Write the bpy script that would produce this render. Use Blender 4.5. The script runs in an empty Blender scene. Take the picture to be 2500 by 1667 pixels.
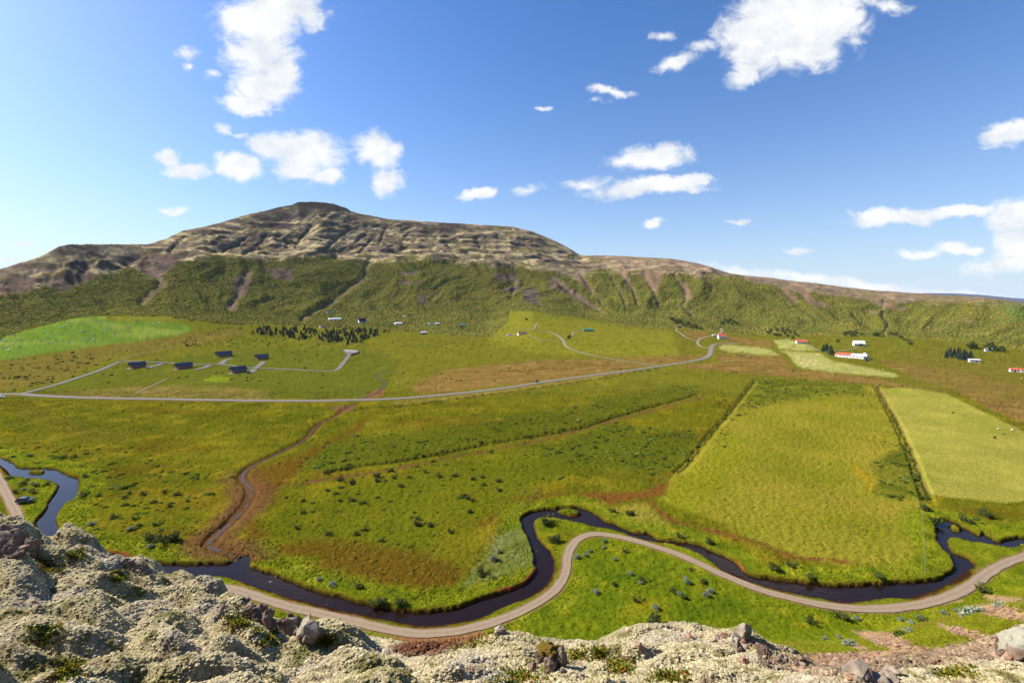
import bpy, bmesh, math, random
import numpy as np

# ------------------------------------------------------------------ camera, sky, sun, exposure
random.seed(7)
RNG = np.random.default_rng(7)
scene = bpy.context.scene
COL = scene.collection
W0, H0, FPX = 2500.0, 1667.0, 1125.0            # photograph size and focal length in its pixels
CAMZ = 65.0
PITCH = math.radians(5.0)
SP, CP = math.sin(PITCH), math.cos(PITCH)

cam_data = bpy.data.cameras.new('camera')
cam_data.sensor_width = 36.0
cam_data.lens = 36.0 * FPX / W0
cam_data.clip_start = 0.3
cam_data.clip_end = 60000.0
cam = bpy.data.objects.new('camera', cam_data)
COL.objects.link(cam)
cam.location = (0, 0, CAMZ)
cam.rotation_euler = (math.radians(90) - PITCH, 0, 0)
scene.camera = cam

SUN_AZ = math.radians(-72)      # from +Y towards +X
SUN_EL = math.radians(37)
SUN_DIR = np.array([math.sin(SUN_AZ) * math.cos(SUN_EL), math.cos(SUN_AZ) * math.cos(SUN_EL), math.sin(SUN_EL)])
sun_data = bpy.data.lights.new('sun', 'SUN')
sun_data.energy = 5.0
sun_data.angle = math.radians(0.53)
sun_data.color = (1.0, 0.93, 0.82)
sun = bpy.data.objects.new('sun', sun_data)
COL.objects.link(sun)
from mathutils import Vector, Matrix, Euler
sun.rotation_euler = Vector(SUN_DIR).to_track_quat('Z', 'Y').to_euler()

vs = scene.view_settings
vs.view_transform = 'Standard'
vs.look = 'None'
vs.exposure = 1.08
vs.gamma = 1.0
SKY_STRENGTH = 0.08
scene.cycles.max_bounces = 5
scene.cycles.diffuse_bounces = 2
scene.cycles.transparent_max_bounces = 8


def dirpx(px, py):
    """direction of a photo pixel as (x/y, z/y) in the world (y is straight ahead)"""
    xc = (np.asarray(px, float) - W0 / 2) / FPX
    yu = (H0 / 2 - np.asarray(py, float)) / FPX
    Y = CP + yu * SP
    return xc / Y, (-SP + yu * CP) / Y


def project(x, y, z):
    d = z - CAMZ
    fwd = np.maximum(y * CP - d * SP, 1e-3)
    up = y * SP + d * CP
    return W0 / 2 + FPX * x / fwd, H0 / 2 - FPX * up / fwd


def build_world():
    w = bpy.data.worlds.new('World')
    scene.world = w
    w.use_nodes = True
    w.cycles.sampling_method = 'MANUAL'
    w.cycles.sample_map_resolution = 256
    nt = w.node_tree
    nt.nodes.clear()
    N, L = nt.nodes, nt.links

    def node(t, **kw):
        n = N.new(t)
        for k, v in kw.items():
            setattr(n, k, v)
        return n

    def math_(op, a, b=None, c=None, clamp=False):
        n = node('ShaderNodeMath', operation=op, use_clamp=clamp)
        for i, v in enumerate((a, b, c)):
            if v is None:
                continue
            if isinstance(v, (int, float)):
                n.inputs[i].default_value = v
            else:
                L.new(v, n.inputs[i])
        return n.outputs[0]
    out = node('ShaderNodeOutputWorld')
    bg = node('ShaderNodeBackground')
    bg.inputs['Strength'].default_value = SKY_STRENGTH
    L.new(bg.outputs[0], out.inputs[0])
    sky = node('ShaderNodeTexSky', sky_type='NISHITA')
    sky.sun_disc = False
    sky.sun_elevation = SUN_EL
    sky.sun_rotation = SUN_AZ
    sky.altitude = 150
    sky.air_density = 1.0
    sky.dust_density = 1.0
    sky.ozone_density = 2.5
    tc = node('ShaderNodeTexCoord')
    sep = node('ShaderNodeSeparateXYZ')
    L.new(tc.outputs['Generated'], sep.inputs[0])
    ysafe = math_('MAXIMUM', sep.outputs[1], 0.04)
    u = math_('DIVIDE', sep.outputs[0], ysafe)
    v = math_('DIVIDE', sep.outputs[2], ysafe)
    comb = node('ShaderNodeCombineXYZ')
    L.new(u, comb.inputs[0])
    L.new(v, comb.inputs[1])
    # warp the cloud plane so that the outlines billow
    def noise(vec, scale, detail, rough, dist=0.0):
        n = node('ShaderNodeTexNoise')
        n.inputs['Scale'].default_value = scale
        n.inputs['Detail'].default_value = detail
        n.inputs['Roughness'].default_value = rough
        n.inputs['Distortion'].default_value = dist
        L.new(vec, n.inputs['Vector'])
        return n
    n1 = noise(comb.outputs[0], 10.0, 8, 0.62)
    sub = node('ShaderNodeVectorMath', operation='SUBTRACT')
    L.new(n1.outputs['Color'], sub.inputs[0])
    sub.inputs[1].default_value = (0.5, 0.5, 0.5)
    scl = node('ShaderNodeVectorMath', operation='MULTIPLY')
    L.new(sub.outputs[0], scl.inputs[0])
    scl.inputs[1].default_value = (0.095, 0.052, 0.0)
    add = node('ShaderNodeVectorMath', operation='ADD')
    L.new(comb.outputs[0], add.inputs[0])
    L.new(scl.outputs[0], add.inputs[1])
    wv = add.outputs[0]
    K = 2500 / 2352.0
    # cx, cy, half width, half height, tilt (deg), weight   (photo pixels / K)
    blobs = [(640, 10, 100, 55, 0, 1), (575, 60, 105, 62, 0, 1), (595, 120, 98, 66, 0, 1), (645, 175, 52, 55, 0, 1), (600, 205, 72, 50, 0, 1),
             (575, 238, 72, 26, 0, 1), (700, 25, 38, 50, 0, .9), (432, 125, 32, 20, 0, .65), (490, 172, 24, 15, 0, .6), (436, 160, 22, 14, 0, .55),
             (388, 368, 36, 24, 0, .9), (430, 393, 64, 22, 0, 1), (545, 380, 62, 36, 0, 1), (620, 330, 66, 30, 0, 1), (700, 345, 105, 52, 0, 1), (690, 385, 70, 34, 0, 1),
             (745, 405, 46, 26, 0, .9), (865, 345, 62, 44, 0, 1), (890, 415, 46, 36, 0, .95), (510, 293, 24, 16, 0, .7), (545, 307, 22, 9, 0, .5),
             (1830, 30, 150, 75, 0, 1), (1740, 100, 95, 80, 0, 1), (1850, 95, 110, 70, 0, 1), (1705, 170, 45, 34, 0, .95), (1910, 40, 95, 75, 0, 1), (1950, 0, 70, 40, 0, .9),
             (1560, 140, 56, 24, 20, .8), (1515, 85, 34, 16, 0, .65), (1620, 105, 60, 20, 10, .6), (2050, 18, 44, 20, 0, .6),
             (1500, 360, 100, 34, 5, 1), (1430, 372, 50, 18, 0, .7), (1490, 430, 150, 25, 4, 1), (1590, 412, 62, 14, 5, .9), (1355, 420, 80, 18, 0, .55),
             (1095, 447, 46, 16, 0, .95), (1200, 437, 60, 14, 15, .55), (1405, 207, 60, 13, -3, .8), (1240, 254, 30, 8, 0, .7), (1370, 228, 30, 10, 0, .5), (1492, 513, 34, 12, 8, .85),
             (1700, 506, 40, 10, 0, .8), (395, 486, 44, 12, 0, .8), (55, 557, 42, 9, 0, .85), (2080, 497, 160, 21, 2, 1), (2200, 489, 100, 16, 2, 1),
             (2325, 306, 75, 34, 12, 1), (2350, 500, 80, 50, 0, .95), (2350, 560, 84, 60, 0, .95), (2300, 610, 120, 26, 8, .75), (2110, 582, 66, 14, 0, .8), (2190, 572, 48, 17, 0, .9), (2240, 576, 30, 12, 0, .7),
             (1838, 573, 52, 9, 0, .75), (1950, 652, 260, 18, -7, .8), (1690, 625, 90, 15, -10, .8), (2200, 676, 160, 10, -5, .75), (10, 596, 50, 7, 0, .8)]
    acc = None
    for (cx, cy, a, b, rot, wgt) in blobs:
        cu, cv = dirpx(cx * K, cy * K)
        m = node('ShaderNodeMapping', vector_type='TEXTURE')
        m.inputs['Location'].default_value = (float(cu), float(cv), 0)
        m.inputs['Rotation'].default_value = (0, 0, math.radians(rot))
        m.inputs['Scale'].default_value = (1.25 * a * K / FPX, 1.25 * b * K / FPX, 1.0)
        L.new(wv, m.inputs['Vector'])
        g = node('ShaderNodeTexGradient', gradient_type='SPHERICAL')
        L.new(m.outputs[0], g.inputs[0])
        val = math_('MULTIPLY', g.outputs['Fac'], wgt)
        acc = val if acc is None else math_('MAXIMUM', acc, val)
    st = node('ShaderNodeVectorMath', operation='MULTIPLY')
    L.new(comb.outputs[0], st.inputs[0])
    st.inputs[1].default_value = (1.0, 1.5, 1.0)
    n2 = noise(st.outputs[0], 15.0, 10, 0.68, 0.6)
    dens = math_('ADD', acc, math_('MULTIPLY', math_('SUBTRACT', n2.outputs['Fac'], 0.5), 1.25))
    mr = node('ShaderNodeMapRange', interpolation_type='SMOOTHSTEP')
    L.new(dens, mr.inputs['Value'])
    mr.inputs['From Min'].default_value = 0.12
    mr.inputs['From Max'].default_value = 0.62
    front = math_('GREATER_THAN', sep.outputs[1], 0.05)
    gate = node('ShaderNodeMapRange')                     # nothing where no cloud blob reaches
    L.new(acc, gate.inputs['Value'])
    gate.inputs['From Min'].default_value = 0.0
    gate.inputs['From Max'].default_value = 0.2
    cover = math_('MULTIPLY', math_('MULTIPLY', mr.outputs[0], gate.outputs[0]), math_('MULTIPLY', front, 0.97))
    # light and dark clumps within a cloud
    n3 = noise(st.outputs[0], 11.0, 6, 0.6, 0.2)
    tone = node('ShaderNodeMapRange')
    L.new(n3.outputs['Fac'], tone.inputs['Value'])
    tone.inputs['From Min'].default_value = 0.32
    tone.inputs['From Max'].default_value = 0.62
    ccol = node('ShaderNodeMix', data_type='RGBA')
    L.new(tone.outputs[0], ccol.inputs['Factor'])
    ccol.inputs[6].default_value = (4.6, 4.9, 5.3, 1)
    ccol.inputs[7].default_value = (6.3, 6.3, 6.2, 1)
    mix = node('ShaderNodeMix', data_type='RGBA')
    L.new(cover, mix.inputs['Factor'])
    hs_ = node('ShaderNodeHueSaturation')
    hs_.inputs['Saturation'].default_value = 1.3
    hs_.inputs['Value'].default_value = 1.0
    L.new(sky.outputs[0], hs_.inputs['Color'])
    tint = node('ShaderNodeVectorMath', operation='MULTIPLY')
    L.new(hs_.outputs[0], tint.inputs[0])
    tint.inputs[1].default_value = (0.74, 0.84, 1.05)
    # pale air towards the horizon, the same all round
    hz_ = math_('MULTIPLY', math_('POWER', 2.71828, math_('MULTIPLY', math_('MAXIMUM', sep.outputs[2], 0.0), -6.0)), 0.95)
    air = node('ShaderNodeMix', data_type='RGBA')
    L.new(hz_, air.inputs['Factor'])
    L.new(tint.outputs[0], air.inputs[6])
    air.inputs[7].default_value = (3.7, 4.75, 5.8, 1)
    L.new(air.outputs[2], mix.inputs[6])
    L.new(ccol.outputs[2], mix.inputs[7])
    L.new(mix.outputs[2], bg.inputs['Color'])


build_world()

# ------------------------------------------------------------------ small numeric helpers
def sstep(a, b, x):
    t = np.clip((x - a) / (b - a), 0, 1)
    return t * t * (3 - 2 * t)


def _hash(ix, iy, seed):
    h = (ix.astype(np.uint32) * np.uint32(374761393) + iy.astype(np.uint32) * np.uint32(668265263) + np.uint32((seed * 974634) & 0xffffffff))
    h = (h ^ (h >> np.uint32(13))) * np.uint32(1274126177)
    h = (h ^ (h >> np.uint32(16))) * np.uint32(2246822519)
    return ((h ^ (h >> np.uint32(15))) & np.uint32(0xffffff)).astype(np.float32) / np.float32(0xffffff)


def perlin(x, y, seed=0):
    x = np.asarray(x, np.float32); y = np.asarray(y, np.float32)
    x0 = np.floor(x); y0 = np.floor(y)
    fx, fy = x - x0, y - y0
    ix, iy = x0.astype(np.int64), y0.astype(np.int64)
    ux, uy = fx * fx * fx * (fx * (fx * 6 - 15) + 10), fy * fy * fy * (fy * (fy * 6 - 15) + 10)

    def g(dx, dy):
        a = _hash(ix + dx, iy + dy, seed) * np.float32(2 * math.pi)
        return np.cos(a) * (fx - dx) + np.sin(a) * (fy - dy)
    a = g(0, 0) * (1 - ux) + g(1, 0) * ux
    b = g(0, 1) * (1 - ux) + g(1, 1) * ux
    return (a * (1 - uy) + b * uy) * 1.5


def fbm(x, y, octv=4, seed=0, gain=0.5, ridged=False):
    s, a, t = 0, 1.0, 0.0
    for o in range(octv):
        n = perlin(x * 2 ** o + 17.3 * o, y * 2 ** o - 9.1 * o, seed + o)
        if ridged:
            n = 1 - 2 * np.abs(n)
        s = s + a * n
        t += a
        a *= gain
    return s / t


def worley(x, y, seed=0):
    ix, iy = np.floor(x).astype(np.int64), np.floor(y).astype(np.int64)
    f1 = np.full(x.shape, 9.0, np.float32); f2 = f1.copy(); cid = np.zeros(x.shape, np.float32)
    for dx in (-1, 0, 1):
        for dy in (-1, 0, 1):
            cx, cy = ix + dx, iy + dy
            d = np.hypot(cx + 0.15 + 0.7 * _hash(cx, cy, seed) - x, cy + 0.15 + 0.7 * _hash(cx, cy, seed + 5) - y)
            new = d < f1
            f2 = np.where(new, f1, np.minimum(f2, d))
            cid = np.where(new, _hash(cx, cy, seed + 11), cid)
            f1 = np.where(new, d, f1)
    return f1, f2, cid


def seg_dist(x, y, pts, closed=False, reach=1e9):
    """distance to a polyline (up to reach, beyond it is just 'reach')"""
    pts = np.asarray(pts, float)
    out = np.full(x.shape, reach)
    b = np.roll(pts, -1, 0) if closed else pts[1:]
    a = pts if closed else pts[:-1]
    sel = np.nonzero((x > pts[:, 0].min() - reach) & (x < pts[:, 0].max() + reach) & (y > pts[:, 1].min() - reach) & (y < pts[:, 1].max() + reach))[0]
    if not len(sel):
        return out
    X, Y = x[sel], y[sel]
    best = np.full(X.shape, reach)
    for (ax, ay), (bx, by) in zip(a, b):
        k = np.nonzero((X > min(ax, bx) - reach) & (X < max(ax, bx) + reach) & (Y > min(ay, by) - reach) & (Y < max(ay, by) + reach))[0]
        if not len(k):
            continue
        dx, dy = bx - ax, by - ay
        t = np.clip(((X[k] - ax) * dx + (Y[k] - ay) * dy) / (dx * dx + dy * dy + 1e-9), 0, 1)
        best[k] = np.minimum(best[k], np.hypot(X[k] - ax - t * dx, Y[k] - ay - t * dy))
    out[sel] = best
    return out


def inside(x, y, pts):
    pts = np.asarray(pts, float)
    res = np.zeros(x.shape, bool)
    sel = np.nonzero((x >= pts[:, 0].min()) & (x <= pts[:, 0].max()) & (y >= pts[:, 1].min()) & (y <= pts[:, 1].max()))[0]
    X, Y = x[sel], y[sel]
    r = np.zeros(X.shape, bool)
    j = len(pts) - 1
    for i in range(len(pts)):
        xi, yi = pts[i]; xj, yj = pts[j]
        if yi != yj:
            r ^= ((yi > Y) != (yj > Y)) & (X < (xj - xi) * (Y - yi) / (yj - yi) + xi)
        j = i
    res[sel] = r
    return res


def poly_sdf(x, y, pts, reach):
    d = seg_dist(x, y, pts, True, reach)
    return np.where(inside(x, y, pts), -d, d)


def lin(c):
    c = np.asarray(c, float) / 255.0
    return np.where(c <= 0.04045, c / 12.92, ((c + 0.055) / 1.055) ** 2.4)


ALB = 1 / 1.75


def alb(r, g, b):
    """reflectance of a surface that shows as this sRGB colour in full sun"""
    return lin((r, g, b)) * ALB


def zoomed(ox, oy, k, pts):
    return [(ox + a * k, oy + b * k) for a, b in pts]


# ------------------------------------------------------------------ traced lines of the place (photo pixels)
RIVER_FAR = [(-140, 1070), (-60, 1100), (0, 1116), (17, 1120), (30, 1127), (41, 1141), (83, 1141), (133, 1141), (149, 1151), (177, 1162), (192, 1166), (191, 1186), (185, 1210),
             (177, 1219), (157, 1227), (146, 1244), (134, 1260), (138, 1277), (146, 1291), (152, 1310), (180, 1325), (257, 1343), (304, 1351), (315, 1360), (345, 1368), (387, 1372),
             (470, 1374), (553, 1372), (586, 1368), (592, 1352), (609, 1352), (602, 1377), (641, 1390), (691, 1407), (738, 1429), (793, 1445), (835, 1454), (862, 1465), (890, 1468), (918, 1479), (959, 1487),
             (1001, 1492), (1070, 1488), (1111, 1483), (1166, 1462), (1208, 1448), (1241, 1440), (1283, 1421), (1305, 1401), (1310, 1387), (1304, 1371), (1302, 1349), (1298, 1329), (1288, 1307), (1279, 1291),
             (1272, 1271), (1275, 1259), (1294, 1248), (1324, 1242), (1366, 1238), (1410, 1235), (1429, 1240), (1454, 1252), (1476, 1271), (1498, 1274), (1526, 1291), (1554, 1298), (1587, 1300), (1609, 1316),
             (1642, 1317), (1684, 1321), (1720, 1332), (1753, 1349), (1794, 1365), (1813, 1385), (1819, 1398), (1850, 1406), (1905, 1412), (1960, 1419), (2030, 1426), (2085, 1427), (2140, 1422), (2195, 1419),
             (2264, 1416), (2306, 1405), (2334, 1387), (2331, 1365), (2317, 1349), (2298, 1335), (2287, 1313), (2287, 1280), (2292, 1267), (2314, 1264), (2336, 1274), (2375, 1282), (2403, 1299), (2425, 1316),
             (2444, 1320), (2466, 1313), (2500, 1310), (2620, 1303)]
RIVER_NEAR = [(2620, 1316), (2500, 1321), (2469, 1332), (2444, 1327), (2403, 1320), (2361, 1314), (2334, 1304), (2314, 1307), (2314, 1321), (2323, 1343), (2361, 1350), (2375, 1365), (2382, 1379), (2369, 1393),
              (2367, 1405), (2347, 1416), (2306, 1428), (2264, 1453), (2218, 1459), (2173, 1451), (2126, 1459), (2077, 1468), (2046, 1472), (2027, 1459), (1988, 1454), (1933, 1443), (1891, 1436), (1850, 1422),
              (1822, 1415), (1780, 1401), (1747, 1374), (1720, 1349), (1670, 1329), (1631, 1320), (1587, 1317), (1554, 1310), (1518, 1293), (1482, 1284), (1449, 1280), (1421, 1271), (1399, 1266), (1360, 1259),
              (1338, 1256), (1310, 1260), (1301, 1271), (1305, 1288), (1316, 1310), (1333, 1327), (1349, 1346), (1357, 1368), (1355, 1390), (1349, 1412), (1319, 1443), (1291, 1454), (1241, 1470), (1208, 1487),
              (1166, 1509), (1125, 1512), (1092, 1523), (1036, 1528), (983, 1518), (925, 1507), (858, 1495), (782, 1482), (763, 1472), (715, 1461), (667, 1445), (638, 1436), (594, 1419), (561, 1403), (525, 1400),
              (470, 1407), (431, 1411), (401, 1413), (330, 1400), (250, 1385), (150, 1365), (85, 1330), (78, 1305), (80, 1291), (80, 1271), (97, 1255), (113, 1241), (119, 1219), (133, 1199), (149, 1180), (119, 1166), (83, 1162),
              (30, 1159), (17, 1158), (8, 1147), (0, 1136), (-60, 1115), (-140, 1086)]
RIVER = RIVER_FAR + RIVER_NEAR
ISLANDS = [[(1360, 1249), (1369, 1244), (1393, 1242), (1413, 1248), (1421, 1255), (1399, 1259), (1377, 1255)],
           [(2314, 1281), (2331, 1280), (2347, 1291), (2345, 1298), (2325, 1293)],
           [(2339, 1277), (2361, 1275), (2389, 1288), (2405, 1299), (2392, 1306), (2361, 1291)],
           [(66, 1151), (90, 1147), (113, 1148), (105, 1153), (80, 1155)]]
STREAM = [(601, 1368), (590, 1358), (560, 1343), (512, 1332), (508, 1322), (525, 1304), (553, 1280), (580, 1255), (608, 1219), (616, 1191), (601, 1178), (590, 1166), (594, 1150), (620, 1131), (683, 1103), (733, 1078), (755, 1062), (769, 1040), (788, 1026),
          (810, 1020), (827, 1009), (849, 993), (871, 984)]
STREAM_UP = [(880, 974), (918, 960), (937, 943), (943, 935), (932, 929), (918, 921), (921, 913), (956, 904)]
ROAD = [(-150, 961), (-60, 962), (0, 962), (55, 962), (91, 966), (276, 972), (456, 975.5), (600, 978), (766, 979), (876, 976.5), (959, 974), (1056, 966.5), (1153, 957), (1250, 944.5), (1310, 935), (1421, 919.7), (1532, 904.5), (1609, 893.5),
        (1684, 882.4), (1719, 875.5), (1732, 868), (1736, 855), (1738, 844), (1746, 839.3), (1764, 838.5), (1800, 838)]
SIDE_ROADS = [[(1609, 893.5), (1532, 882.4), (1462, 871.3), (1421, 861.7), (1388, 850.6), (1378, 842), (1377, 833), (1366, 821.6), (1349, 813), (1330, 808), (1302, 805), (1250, 803)],
              [(1374, 834.6), (1333, 832.7), (1310, 827), (1288, 818)], [(1302, 805), (1307, 797), (1310, 788)], [(1368, 821), (1397, 820.8), (1398, 815), (1401, 809), (1427, 808)],
              [(1731, 851), (1706, 845), (1702, 833), (1711, 826), (1736, 819.4), (1760, 813.3), (1763, 807), (1759, 801)], [(1700, 832), (1675, 825.7), (1661, 813), (1648, 806.5), (1653, 802)],
              [(1973, 842), (1990, 852), (2012, 859), (2045, 861)], [(2010, 858), (2060, 856), (2090, 850), (2118, 846)]]
CABIN_ROAD = [(55, 961), (124, 943), (193, 921), (249, 902), (285, 885), (304, 881), (387, 885), (442, 888), (511, 890.5), (539, 889), (580, 895), (622, 899), (655, 899.5), (793, 906), (821, 906), (835, 891), (853, 866), (857, 859)]
DRIVES = [[(362, 898), (381, 893), (398, 886)], [(474, 903), (497, 898.5), (512, 891)], [(541, 889), (546, 880), (566, 875)], [(625, 898), (636, 890), (645, 882)], [(622, 900), (615, 908), (604, 912)]]
FOOT_TRACKS = [[(285, 883), (318, 868.6), (425, 846.5)], [(332, 960), (409, 924)]]
GRAVEL = [(2620, 1320), (2500, 1358), (2458, 1372), (2416, 1394), (2375, 1426), (2333, 1450), (2264, 1473), (2181, 1485), (2099, 1487), (2016, 1478.6), (1933, 1460.6), (1850, 1438.5), (1753, 1398), (1684, 1365), (1614, 1338),
          (1545, 1317), (1476, 1304.5), (1443, 1303), (1410, 1314), (1391, 1338), (1384, 1362), (1384, 1390), (1371, 1423), (1338, 1456), (1283, 1487), (1228, 1512), (1150, 1535), (1070, 1546), (983, 1545), (887, 1522), (791, 1500),
          (686, 1476), (569, 1436), (511, 1430), (400, 1425)]
GRAVEL_LEFT = [(60, 1320), (47, 1280), (39, 1249), (25, 1221), (8, 1191), (0, 1172), (-40, 1120)]
DITCHES = [[(1841, 932), (1794, 993), (1725, 1073), (1681, 1131), (1656, 1152)], [(2140, 943), (2148, 960), (2181, 1018), (2209, 1073), (2234, 1131), (2242, 1155), (2265, 1222)],
           [(1700, 962), (1656, 976), (1587, 993), (1504, 1018), (1421, 1045), (1310, 1065), (1200, 1081), (1139, 1095), (1042, 1114), (959, 1128), (904, 1133), (815, 1150)],
           [(876, 997), (1014, 988.8), (1153, 968), (1250, 955.6), (1421, 931), (1609, 899)]]
SPOIL = [(1717, 967), (1614, 996), (1531, 1018), (1437, 1043), (1338, 1070), (1200, 1098), (1097, 1117), (932, 1150), (849, 1161), (738, 1180), (655, 1191)]

# ------------------------------------------------------------------ terrain: heights
def ctrl(rows):
    """rows of (px, py, horizontal distance) -> u, depth Y, z/y slope"""
    u, e, Y = [], [], []
    for px, py, r in rows:
        a, b = dirpx(px, py)
        u.append(float(a)); e.append(float(b)); Y.append(r / math.sqrt(1 + float(a) ** 2))
    return np.array(u), np.array(Y), np.array(e)


K = 2500 / 2352.0
LINE_B = ctrl([(-500, 850, 850), (0, 822, 850), (200, 780, 880), (409, 772, 900), (700, 803, 860), (954, 805, 850), (1194, 800, 870), (1300, 766, 950), (1450, 782, 950), (1650, 800, 950), (1850, 816, 950), (2050, 819, 950),
               (2250, 826, 950), (2500, 855, 900), (3000, 870, 900)])
LINE_C = ctrl([(-500, 745, 1150), (0, 714, 1250), (150, 695, 1330), (345, 655, 1500), (497, 626, 1580), (650, 630, 1620), (784, 626, 1640), (900, 640, 1620), (1029, 632, 1600), (1255, 650, 1550), (1408, 672, 1500), (1600, 664, 1450), (1791, 677, 1400),
               (2002, 711, 1350), (2212, 738, 1300), (2500, 747, 1250), (3000, 757, 1250)])
SKYLINE = [(-400, 690, 1400), (0, 617, 1500), (60, 598, 1530), (100, 582, 1560), (135, 565, 1600), (165, 560, 1620), (220, 561, 1700), (340, 560, 1900), (380, 548, 2000), (420, 530, 2100), (500, 512, 2200), (580, 490, 2350), (640, 476, 2450), (674, 469, 2490), (684, 463, 2500), (742, 464, 2520), (768, 469, 2515),
           (797, 479, 2500), (804, 484, 2495), (830, 491, 2480), (890, 503, 2450), (960, 507, 2420), (1050, 513, 2400), (1120, 516, 2380), (1180, 520, 2350), (1230, 533, 2320), (1265, 548, 2300), (1300, 565, 2250), (1335, 586, 2180), (1400, 587, 2100),
           (1480, 590, 2050), (1540, 594, 2000), (1600, 604, 1950), (1640, 615, 1900), (1680, 628, 1850), (1750, 636, 1800), (1830, 645, 1760), (1920, 656, 1720), (2020, 667, 1700), (2100, 673, 1680), (2180, 679, 1660), (2260, 682, 1640), (2352, 695, 1600), (2800, 720, 1550)]
LINE_D = ctrl([(a * K, b * K, r) for a, b, r in SKYLINE])
Y0 = 400.0


def base_height(u, Y):
    """smooth ground height at depth Y along the direction u = x/y"""
    yb, eb = np.interp(u, LINE_B[0], LINE_B[1]), np.interp(u, LINE_B[0], LINE_B[2])
    yc, ec = np.interp(u, LINE_C[0], LINE_C[1]), np.interp(u, LINE_C[0], LINE_C[2])
    yd, ed = np.interp(u, LINE_D[0], LINE_D[1]), np.interp(u, LINE_D[0], LINE_D[2])
    zb = CAMZ + yb * eb
    y0 = np.minimum(Y0, yb * 0.62)
    s = np.clip((Y - y0) / (yb - y0), 0, 1)
    z = zb * s ** 1.7
    t1 = np.clip((Y - yb) / (yc - yb), 0, 1)
    t2 = np.clip((Y - yc) / (yd - yc), 0, 1)
    e1 = eb + (ec - eb) * (0.75 * t1 + 0.25 * t1 * t1)
    e2 = ec + (ed - ec) * (0.9 * t2 + 0.1 * t2 * t2)
    z = np.where(Y > yb, CAMZ + Y * np.where(Y > yc, e2, e1), z)
    zd = CAMZ + yd * ed
    z = np.where(Y > yd, zd - 0.22 * (Y - yd) - 0.0, z)
    z = np.where(Y > yd, np.maximum(z, -40.0), z)
    return z, t1, t2, yb, yc, yd


LEDGE_EDGE = [(-900, 1150, 15.5), (-300, 1165, 15), (0, 1188, 14), (20, 1192, 14), (60, 1214, 13.6), (95, 1243, 13.4), (150, 1240, 13.2), (200, 1248, 13), (240, 1272, 12.7), (280, 1290, 12.5), (345, 1315, 12.2), (400, 1334, 12), (440, 1345, 11.8), (470, 1358, 11.7), (520, 1374, 11.5),
              (560, 1395, 11.3), (620, 1432, 11), (700, 1452, 10.6), (740, 1455, 10.4), (800, 1460, 10.2), (880, 1478, 9.9), (930, 1492, 9.7), (1000, 1500, 9.5), (1050, 1488, 9.4), (1100, 1474, 9.4), (1150, 1460, 9.4), (1200, 1466, 9.4), (1300, 1482, 9.4), (1400, 1476, 9.6), (1450, 1466, 9.7),
              (1520, 1446, 9.9), (1590, 1450, 10), (1640, 1456, 10), (1700, 1452, 10), (1740, 1466, 10), (1780, 1502, 10), (1830, 1520, 10), (1900, 1542, 10), (2000, 1536, 10), (2060, 1524, 10), (2150, 1513, 10), (2200, 1503, 9.8), (2280, 1488, 9.4), (2320, 1470, 9.2), (2352, 1455, 9), (2800, 1420, 9)]
_lu, _ly, _le = [], [], []
for a, b, yy in LEDGE_EDGE:
    uu, ee = dirpx(a * K, b * K)
    _lu.append(float(uu)); _ly.append(yy); _le.append(float(ee))
_lu, _ly, _le = map(np.array, (_lu, _ly, _le))
_o = np.argsort(_lu)
_lu, _ly, _le = _lu[_o], _ly[_o], _le[_o]


def edge_of(u):
    return np.interp(u, _lu, _ly), np.interp(u, _lu, _le)


SLOPE_U = [-3.5, -1.3, 0.0, 0.3, 0.5, 0.65, 0.8, 1.0, 1.2, 1.6, 3.5]
SLOPE_D = [38, 38, 41, 39, 35.6, 33.0, 30.8, 26.4, 22.0, 20, 20]


def hillside(u, Y):
    ye, ee = edge_of(u)
    q = np.sqrt(1 + u * u)
    z0 = CAMZ + ye * ee - 0.55
    tan = np.tan(np.radians(np.interp(u, SLOPE_U, SLOPE_D)))
    d = (Y - ye) * q
    z = z0 - tan * d
    return np.where(d < 0, z0 + 0.2 * d * 0 - 1.2 * np.minimum(-d, 1.5), z)


# grid: columns by direction u, rows by depth Y
uc = np.linspace(-1.33, 1.33, 900)
uo = 1.33 + np.cumsum(np.linspace(0.008, 0.12, 18))
U = np.concatenate([-uo[::-1], uc, uo])
Yn = np.linspace(5.0, 46.0, 44)
Ym = 1 / np.linspace(1 / 47.0, 1 / 690.0, 490)
Yf = np.linspace(696, 2560, 250)
Yff = np.geomspace(2620, 14000, 14)
YR = np.concatenate([Yn, Ym, Yf, Yff])
NC, NR = len(U), len(YR)
GU, GY = np.meshgrid(U, YR)
GX = GU * GY
gx, gy, gu = GX.ravel(), GY.ravel(), GU.ravel()
gz, t1, t2, yb, yc, yd = base_height(gu, gy)


def on_plane(pts, z=0.0):
    out = []
    for a, b in pts:
        u_, e_ = dirpx(a, b)
        Y_ = (z - CAMZ) / min(float(e_), -0.02)
        out.append((float(u_) * Y_, Y_))
    return np.array(out)


def smooth_line(pts, step, it=2):
    p = np.asarray(pts, float)
    for _ in range(it):                      # corner cutting
        q = [p[0]]
        for a, b in zip(p[:-1], p[1:]):
            q += [a * .75 + b * .25, a * .25 + b * .75]
        q.append(p[-1])
        p = np.array(q)
    d = np.concatenate([[0], np.cumsum(np.hypot(*(p[1:] - p[:-1]).T))])
    n = max(2, int(d[-1] / step) + 1)
    s = np.linspace(0, d[-1], n)
    return np.stack([np.interp(s, d, p[:, 0]), np.interp(s, d, p[:, 1])], 1)


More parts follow.
